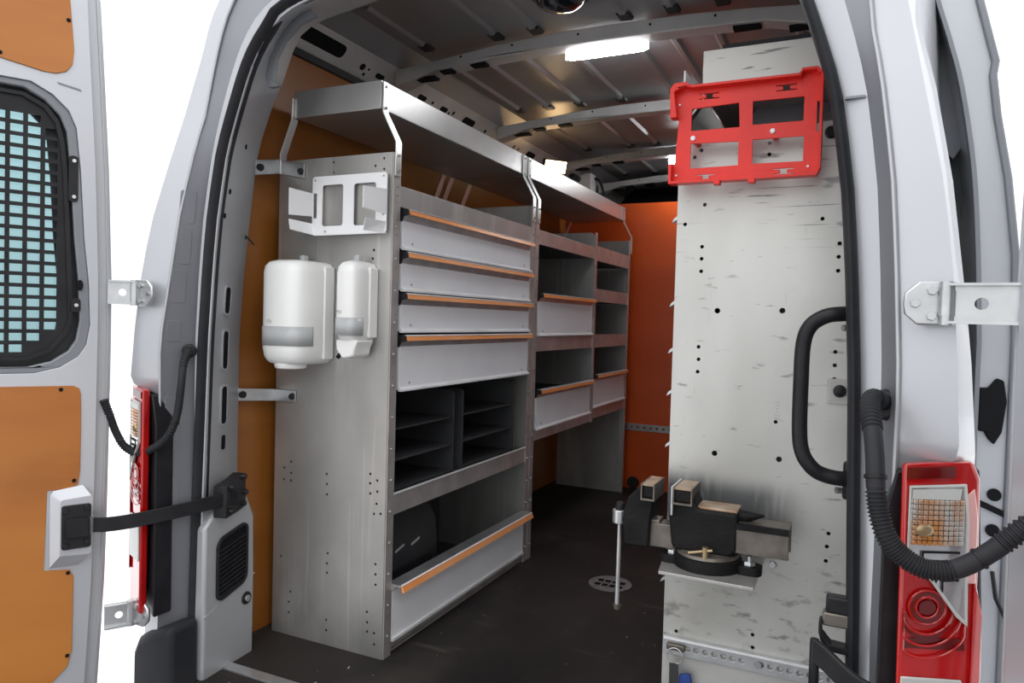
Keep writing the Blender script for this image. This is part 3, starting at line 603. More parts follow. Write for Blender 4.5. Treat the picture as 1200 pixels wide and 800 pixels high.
pts = smooth_path([(-.050, 1.345, .428), (-.030, 1.33, .424), (-.005, 1.31, .412), (.02, 1.29, .402), (.05, 1.27, .398), (.09, 1.22, .396)], 4)
MB().ribbon(pts, (0, 0, 1), .042, .010).build('strap', 'black', cs2, bev=.003)
MB().box(-.052, -.036, 1.335, 1.36, .36, .445).build('strap_end', 'black', cs2, bev=.006)
def hose(label, pts, r, corr, loc, gro, grd):
    t = thing('cable_hose', label, 'hose', loc)
    P = smooth_path(pts, 26); n = len(P); rs = []
    for i in range(n):
        k = i/(n-1); inc = any(a <= k <= b for a, b in corr)
        rs.append(r*(1.0+(.10 if (i//2) % 2 else -.10)) if inc else r*.98)
    MB().tube(P, rs, 14).build('corrugated_sleeve', 'rubber', t)
    g = Vector(gro); d = Vector(grd).normalized()
    MB().cyl(g-d*.004, g+d*.010, r*2.0, r*1.7, 20).build('grommet', 'black', t, bev=.003)
    for k in (.06, .40 if r < .012 else .33, .62 if r < .012 else .82):
        i = int(k*(n-1)); MB().cyl(P[i], P[min(i+3, n-1)], r*1.14, n=14).build('collar', 'black', t)
    return t
hose('thick black corrugated cable hose looping past right tail lamp', [(.045, 1.325, .862), (.028, 1.285, .872), (.024, 1.24, .862), (.027, 1.20, .835), (.031, 1.175, .80), (.034, 1.16, .755), (.039, 1.155, .72), (.050, 1.15, .688), (.068, 1.15, .666), (.094, 1.15, .652), (.122, 1.15, .652), (.148, 1.155, .663), (.177, 1.16, .686), (.209, 1.16, .72), (.245, 1.16, .755)], .0135, ((.02, .22), (.36, .74), (.88, 1)), (.1, 1.16, .65), (.048, 1.335, .858), (-.7, -1, 0))
hose('thin black corrugated cable hose hanging beside left door hinge', [(-1.570, 1.345, .874), (-1.545, 1.325, .872), (-1.530, 1.30, .845), (-1.520, 1.285, .79), (-1.525, 1.28, .725), (-1.540, 1.272, .675), (-1.575, 1.265, .640), (-1.628, 1.258, .617), (-1.675, 1.25, .628), (-1.690, 1.235, .665), (-1.690, 1.215, .715), (-1.690, 1.20, .752)], .0095, ((0, .2), (.42, .78), (.9, 1)), (-1.6, 1.27, .62), (-1.562, 1.345, .876), (1, -1, 0))
MB_ = MB()
# ================================================================== LEFT RACK
S = -1.185; XB = -1.60
def flange_col(y0, y1, z0, z1, x0=None, holes=True, r=.0022):
    """front flange of a side panel with its column of bolt holes"""
    hs = []
    if holes:
        k = int((z1-z0-.06)/.045)
        hs = [circ((y0+y1)/2+(.004 if i % 3 == 0 else 0), z0+.04+i*.045, r, 6) for i in range(k)]
    return hs
def side_panel(root, y, z0, z1, fl0, fl1, holes=(), mt='alu', front=S, back=XB, top_round=0):
    """flat sheet across the van at y with a front flange from fl0 to fl1"""
    out = [(front-.003, z0), (front-.003, z1-top_round), (front-.003-top_round, z1), (back, z1), (back, z0)]
    if not top_round: out = [(front-.003, z0), (front-.003, z1), (back, z1), (back, z0)]
    p = MB().yplate(out, [circ(a, b, .0042, 6) for a, b in holes], y-.0015, y+.0015).build('side_panel', mt, root)
    f = MB().xplate([(fl0, z0), (fl1, z0), (fl1, z1), (fl0, z1)], flange_col(fl0, fl1, z0, z1), front-.003, front).build('front_flange', 'alulip', p)
    b = MB()
    k = int((z1-z0-.06)/.09)
    for i in range(k):
        z = z0+.0625+i*.09; b.cyl((front, (fl0+fl1)/2, z), (front+.004, (fl0+fl1)/2, z), .0042, .003, 8)
    b.build('flange_bolts', 'bolt', p, kind='stuff')
    return p
def lip_shelf(root, y0, y1, z0, z1, mt='alulip', back=XB, zs=None):
    """shelf with a front lip from z0 to z1; its board lies at the lip's lower edge"""
    s = MB().xprism([(y0, z0), (y1, z0), (y1, z1), (y0, z1)], S-.006, S-.002)
    s.build('shelf_lip', mt, root, bev=.001)
    zs = z0+.004 if zs is None else zs
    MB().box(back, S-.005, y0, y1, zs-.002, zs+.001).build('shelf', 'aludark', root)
def drawer(root, y0, y1, zt, zb, slope=0, name='drawer', depth=.36, closed=True):
    d = MB().box(S-.014, S-.004, y0, y1, zb+.004, zt-.028).build(name, 'front', root, bev=.001)
    MB().yprism([(S-.006, zb), (S+.007, zb), (S+.007, zb+.005), (S-.004, zb+.012)], y0, y1).build('bottom_rail', 'rail', d)
    # handle: pale top edge, orange sloped grip, hollow below
    MB().yprism([(S-.010, zt+.003), (S+.013, zt+.003), (S+.014, zt), (S+.002, zt-.002), (S-.004, zt-.030), (S-.010, zt-.030)], y0, y1).build('handle', 'steel', d)
    MB().yprism([(S+.0125, zt+.0005), (S+.0165, zt-.001), (S+.0200, zt-.0130), (S+.0155, zt-.0130)], y0+.005, y1).build('grip_strip', 'orange', d, label='orange grip strip')
    MB().yprism([(S+.012, zt+.004), (S+.0175, zt+.001), (S+.0145, zt+.0005)], y0+.004, y1).build('pale_edge', 'rail', d)
    MB().yprism([(S-.012, zt+.004), (S+.018, zt+.002), (S+.020, zt-.014), (S+.001, zt-.018), (S-.004, zt-.032), (S-.012, zt-.032)], y0-.006, y0+.001).build('end_cap', 'black', d)
    sc = MB()
    for y in (y0+.055, y1-.055): sc.cyl((S-.005, y, zb+.022), (S-.0025, y, zb+.022), .004, n=8)
    sc.build('front_screws', 'steel', d, kind='stuff')
    b = MB().box(S-depth, S-.012, y0+.01, y0+.012, zb+.01, zt-.03).box(S-depth, S-.012, y1-.012, y1-.01, zb+.01, zt-.03).box(S-depth, S-.012, y0+.01, y1-.01, zb+.008, zb+.01).box(S-depth, S-depth+.003, y0+.01, y1-.01, zb+.01, zt-.03)
    b.build('drawer_tray', 'aludark', d)
    return d
PH = [(-1.396, 1.425), (-1.395, 1.395), (-1.218, 1.424), (-1.247, 1.405), (-1.217, 1.394), (-1.246, 1.167), (-1.249, 1.143), (-1.398, 0.51), (-1.397, 0.48), (-1.396, 0.449), (-1.535, 0.531), (-1.534, 0.497), (-1.534, 0.474), (-1.562, 0.51), (-1.562, .475), (-1.241, 0.528), (-1.241, 0.501), (-1.24, 0.472), (-1.217, 0.512), (-1.216, 0.48), (-1.218, 0.445), (-1.226, 0.415), (-1.203, 0.418), (-1.389, 0.275), (-1.391, 0.244), (-1.39, 0.216), (-1.217, 0.271), (-1.216, 0.242), (-1.215, 0.212), (-1.529, 0.134), (-1.535, 0.101), (-1.534, 0.069), (-1.39, 0.075), (-1.389, 0.044), (-1.243, 0.128), (-1.242, 0.098), (-1.241, 0.071), (-1.217, 0.071), (-1.216, 0.039), (-1.569, 0.237)]
cab = thing('drawer_cabinet', 'tall aluminium drawer cabinet with four drawers and a bottom flap', 'cabinet', (-1.39, 2.2, 0))
side_panel(cab, 1.7015, 0, 1.440, 1.703, 1.738, PH)
side_panel(cab, 2.690, 0, 1.440, 2.660, 2.692, ())
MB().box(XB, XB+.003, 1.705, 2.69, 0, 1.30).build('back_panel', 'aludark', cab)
lip_shelf(cab, 1.74, 2.66, 1.293, 1.352, 'alu')
for zt, zb in ((1.286, 1.172), (1.164, 1.053), (1.045, .934), (.924, .764)):
    drawer(cab, 1.755, 2.662, zt, zb)
lip_shelf(cab, 1.738, 2.66, .408, .468, 'alulip', zs=.464)
MB().xprism([(1.738, .468), (2.66, .468), (2.66, .471), (1.738, .471)], S-.006, S+.002).build('lip_edge', 'rail', cab)
MB().box(XB, S-.006, 1.703, 2.69, .012, .016).build('base_shelf', 'aludark', cab)
MB().box(S-.012, S-.006, 1.738, 2.66, .004, .034).build('plinth', 'alulip', cab, bev=.001)
# bottom flap with its wide grip
fp = MB().box(S-.012, S-.003, 1.745, 2.662, .036, .185).build('flap', 'front', cab, bev=.001)
MB().box(S-.005, S+.004, 1.745, 2.662, .036, .046).build('bottom_rail', 'rail', fp, bev=.001)
MB().yprism([(S-.014, .209), (S+.030, .206), (S+.032, .203), (S+.016, .203), (S-.003, .184), (S-.012, .184)], 1.738, 2.672).build('handle', 'steel', fp)
MB().yprism([(S+.0295, .2055), (S+.0315, .2045), (S+.0385, .186), (S+.032, .184), (S+.027, .203)], 1.745, 2.672).build('grip_strip', 'orange', fp, label='orange grip strip')
MB().yprism([(S+.0285, .2075), (S+.0325, .205), (S+.031, .204)], 1.742, 2.672).build('pale_edge', 'rail', fp)
sc = MB()
for y, z in ((2.16, .36), (2.16, .34), (2.16, .32), (2.10, .335), (2.10, .315), (2.33, .38), (2.33, .36)): sc.cyl((XB+.003, y, z), (XB+.006, y, z), .004, n=6)
sc.build('back_rivets', 'steel', cab, kind='stuff')
# pigeonhole boxes
def pigeon(y0, y1, label, z1):
    t = thing('pigeonhole_box', label, 'box', (-1.36, (y0+y1)/2, .466), 'pigeonhole boxes in the drawer cabinet')
    x0, x1 = -1.54, -1.205
    for y in (y0, y1): MB().xprism([], 0, 0) if False else MB().yprism([(x0, .466), (x1, .466), (x1, z1-.012), (x1-.012, z1), (x0, z1)], y-.004, y+.004).build('side_wall', 'darkgrey', t, bev=.001)
    MB().box(x0, x0+.004, y0, y1, .466, z1).build('back_wall', 'darkgrey', t)
    for z in (.468, .556, .648): MB().box(x0, x1-.002, y0+.004, y1-.004, z, z+.005).build('divider', 'darkgrey', t, bev=.001)
    return t
pigeon(1.752, 2.110, 'dark grey pigeonhole box at the near end of cabinet', .742)
pigeon(2.172, 2.575, 'dark grey pigeonhole box at the far end of cabinet', .742)
# dark case in the lower bay
tc = thing('tool_case', 'black rounded case behind the bottom flap', 'case', (-1.38, 1.93, .016))
ys, ye = 1.752, 2.12
sec = [(ys, .018), (ys, .375), (ys+.02, .392), (ye-.12, .385), (ye-.05, .36), (ye-.01, .31), (ye, .24), (ye, .018)]
MB().xprism(sec, -1.57, -1.262).build('case_body', 'darkgrey', tc, bev=.02, seg=4)
for y in (1.885, 1.975): MB().prism([(0, 0), (.045, .0), (.045, .006), (0, .006)], (-1.262, y-.02, .25), (0, 1, .25), (0, 0, 1), (1, 0, 0), -.002, .003).build('case_slit', 'smoke', tc)
MB().box(-1.264, -1.257, ys+.03, ye-.04, .12, .20).build('case_lid_edge', 'black', tc, bev=.003)
# ------------------------------------------------------------------ shelf rack beyond
rk = thing('shelf_rack', 'aluminium shelf rack of two bays beyond the drawer cabinet', 'rack', (-1.39, 3.38, 0))
side_panel(rk, 2.704, 0, 1.445, 2.704, 2.738, (), 'alu')
side_panel(rk, 3.452, .478, 1.425, 3.444, 3.476, (), 'alu', top_round=.02)
side_panel(rk, 4.058, 0, 1.450, 4.030, 4.060, (), 'alu')
for y0, y1, lips in ((2.738, 3.444, ((1.293, 1.352), (.852, .912), (.482, .526))), (3.476, 4.03, ((1.288, 1.362), (1.084, 1.148), (.852, .918), (.492, .546)))):
    for a, b in lips: lip_shelf(rk, y0, y1, a, b)
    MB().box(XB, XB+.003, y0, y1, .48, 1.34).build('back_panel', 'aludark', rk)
drawer(rk, 2.760, 3.440, 1.090, .915, name='bin')
drawer(rk, 2.765, 3.440, .690, .524, name='bin')
drawer(rk, 3.490, 4.030, .712, .546, name='bin')
# ------------------------------------------------------------------ overhead trays
def tray(label, y0, y1, brk, x0=-1.545, x1=-1.232, z0=1.565, z1=1.644, mt='tray', group='overhead trays on the left rack', sgn=1):
    t = thing('overhead_tray', label, 'tray', ((x0+x1)/2, (y0+y1)/2, z0), group)
    MB().box(min(x0, x1), max(x0, x1), y0, y1, z0, z0+.003).build('tray_floor', mt, t)
    MB().box(min(x1-.003*sgn, x1), max(x1-.003*sgn, x1), y0, y1, z0, z1).build('front_wall', mt, t, bev=.001)
    MB().box(min(x0, x0+.003*sgn), max(x0, x0+.003*sgn), y0, y1, z0, z1).build('back_wall', mt, t)
    for y in (y0, y1): MB().box(min(x0, x1), max(x0, x1), y-.0015, y+.0015, z0, z1).build('end_wall', mt, t, bev=.001)
    for yb, front in brk:
        if front:
            pts = [(x1+.003*sgn, yb, z1-.002), (x1+.003*sgn, yb, z0-.008), (x1+.050*sgn, yb, 1.470), (x1+.050*sgn, yb, 1.375)]
        else:
            pts = [(x0-.003*sgn, yb, z1-.02), (x0-.003*sgn, yb, z0-.005), (x0-.045*sgn, yb, 1.46), (x0-.045*sgn, yb, 1.40)]
        b = MB().ribbon(pts, (0, 1, 0), .027, .004).build('hanger', 'tray', t, bev=.0008)
        bo = MB()
        for k, i in ((.15, 0), (.85, 0), (.4, 2), (.85, 2)):
            p = Vector(pts[i]).lerp(Vector(pts[i+1]), k); bo.cyl(p, p+Vector((.006*sgn, 0, 0)), .005, .004, 8)
        bo.build('hanger_bolts', 'bolt', b, kind='stuff')
    return t
tray('long aluminium overhead tray above the drawer cabinet', 1.700, 2.695, ((1.718, True), (1.702, False), (2.672, True), (2.58, False), (2.645, False)))
tray('farther aluminium overhead tray above the two bay shelf rack', 2.705, 4.075, ((2.722, True), (2.80, False), (3.43, False), (4.062, True), (4.04, False)))
# ------------------------------------------------------------------ wall straps
def strap(label, a, b, c, w):
    t = thing('mounting_strap', label, 'bracket', a, 'galvanised mounting straps')
    MB().ribbon([a, (Vector(a)*.2+Vector(b)*.8), b, c], (0, 0, 1), w, .004).build('bar', 'steel', t, bev=.0008)
    for p, q in ((c, Vector((-.012, 0, 0))), (a, Vector((.012, .008, 0)))):
        p0 = Vector(p)+q; MB().cyl(p0, p0+Vector((.004, -.010, 0)), .011, .009, 10).build('bolt', 'black', t)
    return t
strap('galvanised strap bolted at the cabinet top beside white holder', (-1.555, 1.556, 1.392), (-1.597, 1.693, 1.424), (-1.500, 1.695, 1.404), .042)
strap('galvanised strap at cabinet mid height below the towel dispenser', (-1.612, 1.560, .742), (-1.600, 1.693, .731), (-1.518, 1.695, .731), .036)

# ------------------------------------------------------------------ dispensers
def dshape(x0, x1, yb, yf, k=18):
    """plan of a wall dispenser: flat back, bowed front"""
    cx = (x0+x1)/2; w = (x1-x0)/2; out = [(x1, yb), ]
    ys_ = yb-(yb-yf)*.32
    for i in range(k+1):
        a = math.pi*i/k; c = math.cos(a); s_ = math.sin(a)
        out.append((cx+w*math.copysign(abs(c)**.5, c), ys_-(ys_-yf)*s_**.62))
    return out+[(x0, yb)]
def body(mb, x0, x1, yb, yf, levels):
    rings = []
    for z, ins in levels:
        rings.append([(x, y, z) for x, y in dshape(x0+ins, x1-ins, yb, yf+ins)])
    mb.loft(rings); return mb
def window_band(x0, x1, yb, yf, z0, z1, xmax, par):
    pts = [p for p in dshape(x0-.0012, x1+.0012, yb, yf-.0012, 60)[1:] if p[1] < xmax or p[0] < (x0+x1)/2]
    MB().strip([[(x, y, z) for x, y in pts] for z in (z0, z1)]).build('window_strip', 'smoke', par, solid=.0016)
pd = thing('towel_dispenser', 'wide white paper towel dispenser on the cabinet end panel', 'dispenser', (-1.47, 1.62, .835))
lv = lambda z0, z1: [(z0, .03), (z0+.003, .018), (z0+.01, .010), (z0+.022, .004), (z0+.045, 0), (z1-.035, 0), (z1-.018, .003), (z1-.006, .012), (z1, .03)]
body(MB(), -1.542, -1.384, 1.698, 1.550, lv(.836, 1.132)).build('casing', 'white', pd)
window_band(-1.542, -1.384, 1.698, 1.550, .890, .944, 1.612, pd)
MB().box(-1.389, -1.380, 1.655, 1.698, .85, 1.118).build('back_cover', 'white', pd, bev=.004, seg=3)
MB().cyl((-1.462, 1.61, .839), (-1.462, 1.61, .824), .046, .043, 22).build('outlet', 'white', pd, bev=.003)
MB().box(-1.482, -1.464, 1.660, 1.680, 1.128, 1.152).build('key_tab', 'smoke', pd, bev=.003)
def emblem(x, y, z, par, rot):
    R = Matrix.Rotation(rot, 3, 'Z'); a = R @ Vector((1, 0, 0)); n = R @ Vector((0, -1, 0))
    MB().plate(circ(0, 0, .0058, 18, 1.6), [circ(0, 0, .0045, 18, 1.7)], (x, y, z), a, (0, 0, 1), n, -.004, .0006).build('emblem_ring', 'emblem', par)
    MB().prism([(-.0045, -.0015), (.0045, -.0015), (.0045, .0015), (-.0045, .0015)], (x, y, z), a, (0, 0, 1), n, -.004, .0006).build('emblem_word', 'emblem', par)
def on_front(x0, x1, yb, yf, x):
    P = dshape(x0, x1, yb, yf, 60)[1:-1][::-1]
    for (a, ya), (b, y_) in zip(P, P[1:]):
        if a <= x <= b: return ya+(y_-ya)*(x-a)/max(1e-9, b-a), math.atan2(y_-ya, b-a)
y_, r_ = on_front(-1.542, -1.384, 1.698, 1.550, -1.490); emblem(-1.490, y_, .958, pd, r_)
sd = thing('soap_dispenser', 'narrow white soap dispenser on the cabinet end panel', 'dispenser', (-1.275, 1.65, .86))
body(MB(), -1.308, -1.230, 1.698, 1.598, lv(.903, 1.132)).build('casing', 'white', sd)
window_band(-1.308, -1.230, 1.698, 1.598, .925, .974, 1.638, sd)
MB().box(-1.236, -1.226, 1.660, 1.698, .918, 1.115).build('back_cover', 'white', sd, bev=.004, seg=3)
MB().yprism([(-1.306, .912), (-1.304, .885), (-1.290, .865), (-1.268, .860), (-1.244, .868), (-1.240, .89), (-1.230, .912)], 1.612, 1.690).build('spout', 'white', sd, bev=.012, seg=3)
MB().cyl((-1.292, 1.616, .870), (-1.292, 1.608, .863), .006, n=10).build('nozzle', 'hole', sd)
MB().box(-1.283, -1.265, 1.655, 1.675, 1.128, 1.150).build('key_tab', 'smoke', sd, bev=.003)
y_, r_ = on_front(-1.308, -1.230, 1.698, 1.598, -1.284); emblem(-1.284, y_, .989, sd, r_)
# ------------------------------------------------------------------ white sheet metal holder
wh = thing('sheet_metal_holder', 'white sheet metal holder with two windows on end panel', 'holder', (-1.33, 1.69, 1.21))
MB().yplate(rrect(-1.460, -1.196, 1.213, 1.383, .010), [rrect(-1.424, -1.348, 1.238, 1.357, .008), rrect(-1.310, -1.233, 1.237, 1.356, .008), rrect(-1.457, -1.443, 1.262, 1.335, .002)], 1.686, 1.690).build('back_plate', 'whitemetal', wh, bev=.0006)
Y = 1.688
def flap(pts, nm):
    q = MB(); q.add(pts, [tuple(range(len(pts)))]); q.build(nm, 'whitemetal', wh, solid=.003, smooth=False)
flap([(-1.460, Y, 1.335), (-1.460, Y, 1.268), (-1.470, 1.60, 1.262), (-1.470, 1.60, 1.338)], 'left_arm')
flap([(-1.460, Y, 1.246), (-1.455, Y, 1.213), (-1.464, 1.60, 1.220), (-1.470, 1.60, 1.250)], 'lower_left_arm')
flap([(-1.455, Y, 1.213), (-1.196, Y, 1.213), (-1.205, 1.655, 1.210), (-1.425, 1.655, 1.208)], 'bottom_lip')
flap([(-1.197, Y, 1.335), (-1.197, Y, 1.265), (-1.212, 1.60, 1.272), (-1.212, 1.60, 1.330)], 'right_arm')
flap([(-1.197, Y, 1.245), (-1.205, Y, 1.213), (-1.225, 1.62, 1.214), (-1.210, 1.61, 1.245)], 'lower_right_arm')
sc = MB()
for x, z in ((-1.449, 1.372), (-1.207, 1.372), (-1.410, 1.222), (-1.206, 1.310), (-1.206, 1.265)): sc.cyl((x, 1.687, z), (x, 1.684, z), .003, n=6)
sc.build('screws', 'bolt', wh, kind='stuff')
sm = MB()
for i in range(7): sm.box(-1.2135, -1.2125, 1.64-.008*i, 1.645-.008*i, 1.292+.001*i, 1.292+.006+.002*(i % 3))
sm.build('small_print', 'bolt', wh, kind='stuff')

# ================================================================== RIGHT RACK
rr = thing('tall_rack', 'tall pale scuffed aluminium rack end on the right', 'rack', (-.16, 2.6, 0))
RH = [(-0.328, 1.259), (-0.372, 1.215), (-0.075, 1.218), (-0.331, 1.162), (-0.331, 1.134), (-0.331, 1.105), (-0.039, 1.164), (-0.04, 1.135), (-0.04, 1.105), (-0.291, 1.014), (-0.15, 1.017), (-0.331, 0.929), (-0.33, 0.9), (-0.331, 0.871), (-0.039, 0.93), (-0.039, 0.901), (-0.039, 0.871), (-0.286, 0.684), (-0.145, 0.685), (-0.155, 0.768), (-0.36, 0.251), (-0.187, 0.279), (-0.186, 0.25), (-0.038, 0.534), (-0.04, 0.505), (-0.041, 0.473), (-.34, 1.385), (-.355, 1.37), (-.19, 1.39), (-.19, 1.365)]
big = {9, 10, 17, 18}
MB().yplate([(-.391, 0), (.085, 0), (.085, 1.425), (-.391, 1.425)], [circ(a, b, .0066 if i in big else .0045, 8) for i, (a, b) in enumerate(RH)], 1.7185, 1.7215).build('end_panel', 'panel', rr, label='pale scuffed end panel with drilled holes')
MB().box(-.3915, -.388, 1.72, 1.75, 0, 1.425).build('front_flange', 'alu', rr)
for y in (2.70, 3.40, 4.05): MB().box(-.388, .085, y-.0015, y+.0015, 0, 1.425).build('side_panel', 'alu', rr)
for z in (.05, .42, .72, 1.0, 1.3):
    for y0, y1 in ((1.724, 2.697), (2.703, 3.397), (3.403, 4.047)):
        MB().box(-.386, .085, y0, y1, z, z+.003).build('shelf', 'aludark', rr)
        MB().box(-.389, -.386, y0, y1, z, z+.055).build('shelf_lip', 'alulip', rr)
        MB().box(-.388, -.384, y0, y1, z+.057, z+.275 if z < .4 or z > .99 else z+.225).build('light_seal_front', 'front', rr)  # unseen fronts added to block light, so the panel holes stay dark
MB().box(.082, .085, 1.72, 4.05, 0, 1.42).build('back_panel', 'aludark', rr)
for x, z in ((-.064, 1.402), (-.027, .846)):
    pl_ = MB().yprism(rrect(x-.026, x+.030, z-.028, z+.026, .004), 1.714, 1.7185).build('corner_washer', 'alu', rr, bev=.001)
    MB().loft([[(x+r*math.cos(2*math.pi*i/16), y, z+r*math.sin(2*math.pi*i/16)) for i in range(16)] for r, y in ((.0135, 1.714), (.0135, 1.708), (.010, 1.702), (.004, 1.700))]).build('black_bolt', 'black', pl_)
for x, z in ((-.150, .447), (-.0, .25)): MB().cyl((x, 1.7185, z), (x, 1.713, z), .009, .007, 12).build('dome_bolt', 'steel', rr)
# row of faint pressed marks
mk = MB()
for x, z in ((-.156, .812), (-.149, .812), (-.152, .806), (-.153, .798), (-.1535, .790), (-.157, .782), (-.150, .782)): mk.prism([(-.0022, -.0006), (.0022, -.0012), (.002, .001), (-.002, .0012)], (x, 1.7185, z), (1, 0, 0), (0, 0, 1), (0, -1, 0), 0, .0006)
mk.build('pressed_marks', 'bolt', rr, kind='stuff')
# lashing rail along the foot of the panel
rl = [(-.385, .199), (.085, .199), (.085, .241), (-.385, .241)]
hs = []
for i in range(20): hs.append([(a, b) for a, b in circ(-.33+i*.0205, .219, .0068, 8)])
hs = [h for h in hs if not (-.19 < h[0][0] < -.165)]
r_ = MB().yplate(rl, hs, 1.706, 1.7185).build('lashing_rail', 'steel', rr, bev=.0008, label='scalloped lashing rail')
MB().box(-.385, .085, 1.700, 1.708, .236, .241).build('rail_edge', 'rail', r_)
MB().cyl((-.172, 1.707, .219), (-.172, 1.701, .219), .0095, .008, 14).build('rail_bolt', 'bolt', r_)
for z in (1.234, 1.031, .918, .816, .690, .36): 
    c_ = MB().prism([(0, 0), (.020, .012), (.020, .022), (.004, .010)], (-.411, 1.752, z-.01), (1, 0, 0), (0, 0, 1), (0, 1, 0), 0, .02).build('drawer_catch', 'steel', rr, bev=.001)
# tray above it
rt_ = tray('pale overhead tray behind the red case holder', 1.720, 4.07, (), x0=.05, x1=-.343, z0=1.520, z1=1.613, mt='panelw', group=None, sgn=-1)
MB().box(-.300, .05, 1.7185, 1.735, 1.613, 1.622).build('rubber_strip', 'rubber', rt_)
for yb in (1.76, 2.7, 4.05):
    MB().ribbon([(-.346, yb, 1.61), (-.346, yb, 1.51), (-.392, yb, 1.45), (-.392, yb, 1.38)], (0, 1, 0), .027, .004).build('hanger', 'tray', rt_)
MB().yprism([(-.30, 1.425), (.08, 1.425), (.08, 1.52), (-.245, 1.52)], 1.90, 1.903).build('gap_panel', 'recess', rt_)
# ------------------------------------------------------------------ red case holder
rh = thing('case_holder', 'red plastic case holder with four windows on tall rack', 'holder', (-.237, 1.66, 1.30))
ro = [(-.394, 1.484), (-.395, 1.505), (-.387, 1.516), (-.362, 1.517), (-.352, 1.508), (-.125, 1.508), (-.120, 1.519), (-.092, 1.519), (-.082, 1.509), (-.080, 1.312), (-.086, 1.300), (-.384, 1.297), (-.392, 1.302), (-.394, 1.338), (-.387, 1.343), (-.380, 1.442), (-.388, 1.447)]
rw = [[(-.352, 1.415), (-.247, 1.415), (-.250, 1.468), (-.352, 1.464)], [(-.220, 1.417), (-.117, 1.417), (-.117, 1.468), (-.221, 1.468)], [(-.352, 1.331), (-.248, 1.332), (-.248, 1.384), (-.352, 1.387)], [(-.218, 1.333), (-.115, 1.332), (-.115, 1.385), (-.219, 1.385)]]
def hslot(cx, cz): return [(cx-.020, cz+.004), (cx-.007, cz+.004), (cx-.005, cz+.0015), (cx+.005, cz+.0015), (cx+.007, cz+.004), (cx+.020, cz+.004), (cx+.020, cz+.0065), (cx-.020, cz+.0065)]
def hs_(cx, cz):
    return [(cx-.021, cz+.0045), (cx-.007, cz+.0035), (cx-.007, cz-.0035), (cx-.021, cz-.0045), (cx-.021, cz-.0065), (cx+.021, cz-.0065), (cx+.021, cz-.0045), (cx+.007, cz-.0035), (cx+.007, cz+.0035), (cx+.021, cz+.0045), (cx+.021, cz+.0065), (cx-.021, cz+.0065)]
slots = [hs_(-.314, 1.489), hs_(-.153, 1.490), hs_(-.317, 1.310), hs_(-.153, 1.313), [(-.0915, 1.392), (-.0855, 1.392), (-.0855, 1.455), (-.0915, 1.455)]]
MB().yplate(ro, rw+slots, 1.655, 1.661).build('face_plate', 'red', rh, bev=.001)
rim = [[(-.395, 1.442), (-.380, 1.442), (-.388, 1.50), (-.365, 1.51), (-.352, 1.506), (-.352, 1.512), (-.362, 1.519), (-.389, 1.518), (-.397, 1.507)],
       [(-.352, 1.505), (-.122, 1.505), (-.122, 1.511), (-.352, 1.511)], [(-.124, 1.505), (-.119, 1.515), (-.093, 1.515), (-.087, 1.507), (-.081, 1.509), (-.091, 1.521), (-.121, 1.521), (-.127, 1.510)],
       [(-.085, 1.31), (-.079, 1.31), (-.079, 1.509), (-.085, 1.509)], [(-.395, 1.295), (-.086, 1.297), (-.080, 1.310), (-.085, 1.310), (-.089, 1.303), (-.389, 1.301), (-.389, 1.34), (-.396, 1.34)]]
for k, p in enumerate(rim):
    MB().yprism(p, 1.632, 1.660).build('rim', 'red', rh, bev=.001)
for x in (-.288, -.215): MB().box(x-.007, x+.007, 1.630, 1.650, 1.288, 1.298).build('clip_foot', 'red', rh, bev=.001)
for x, z in ((-.379, 1.475), (-.382, 1.317), (-.105, 1.32)): MB().cyl((x, 1.655, z), (x, 1.652, z), .0025, n=8).build('small_rivet', 'rail', rh)
for x, z in ((-.178, 1.400), (-.347, 1.398)): MB().cyl((x, 1.655, z), (x, 1.651, z), .006, .005, 12).build('rivet', 'rail', rh)
for x, z in ((-.178, 1.400), (-.347, 1.398)): MB().cyl((x, 1.661, z), (x, 1.7185, z), .007, n=8).build('standoff', 'red', rh)

# ------------------------------------------------------------------ vise
vs = thing('bench_vise', 'black cast iron bench vise on a steel shelf plate', 'vise', (-.27, 1.61, .457))
MB().zprism([(-.360, 1.517), (-.166, 1.513), (-.168, 1.7185), (-.388, 1.7185)], .450, .457).build('mounting_plate', 'alu', vs, bev=.001)
yv = 1.61
prof = lambda c, r: [(c[0]+r*math.cos(2*math.pi*i/32), c[1]+r*math.sin(2*math.pi*i/32)) for i in range(32)]
MB().loft([[(x, y, z) for x, y in prof((-.275, yv), r)] for r, z in ((.072, .457), (.074, .462), (.072, .480), (.066, .484))]).build('base', 'iron', vs)
MB().loft([[(x, y, z) for x, y in prof((-.275, yv), r)] for r, z in ((.066, .484), (.064, .490), (.058, .493))]).build('swivel_disc', 'jaw', vs)
for x, y in ((-.348, 1.60), (-.186, 1.60)):
    e = MB().zprism([(x+a, y+b) for a, b in rrect(-.026, .026, -.022, .022, .016)], .457, .475).build('base_ear', 'iron', vs, bev=.003)
    MB().cyl((x, y, .475), (x, y, .483), .013, .012, 6).build('ear_bolt', 'steel', e)
    MB().cyl((x, y, .483), (x, y, .494), .006, n=10).build('ear_stud', 'steel', e)
# fixed body
bdy = [(-.348, .498), (-.335, .490), (-.225, .490), (-.208, .505), (-.210, .585), (-.290, .585), (-.300, .600), (-.306, .622), (-.338, .622), (-.352, .598), (-.355, .56)]
MB().yprism(bdy, yv-.036, yv+.036).build('fixed_body', 'iron', vs, bev=.009, seg=3)
MB().box(-.298, -.211, yv-.030, yv+.030, .584, .591).build('anvil_top', 'tan', vs, bev=.002, label='worn anvil top with reflected brown put into its colour')
MB().tube([(-.215, yv, .574), (-.200, yv, .574), (-.180, yv, .577), (-.160, yv, .581)], [.014, .013, .008, .002], 12).build('horn', 'iron', vs)
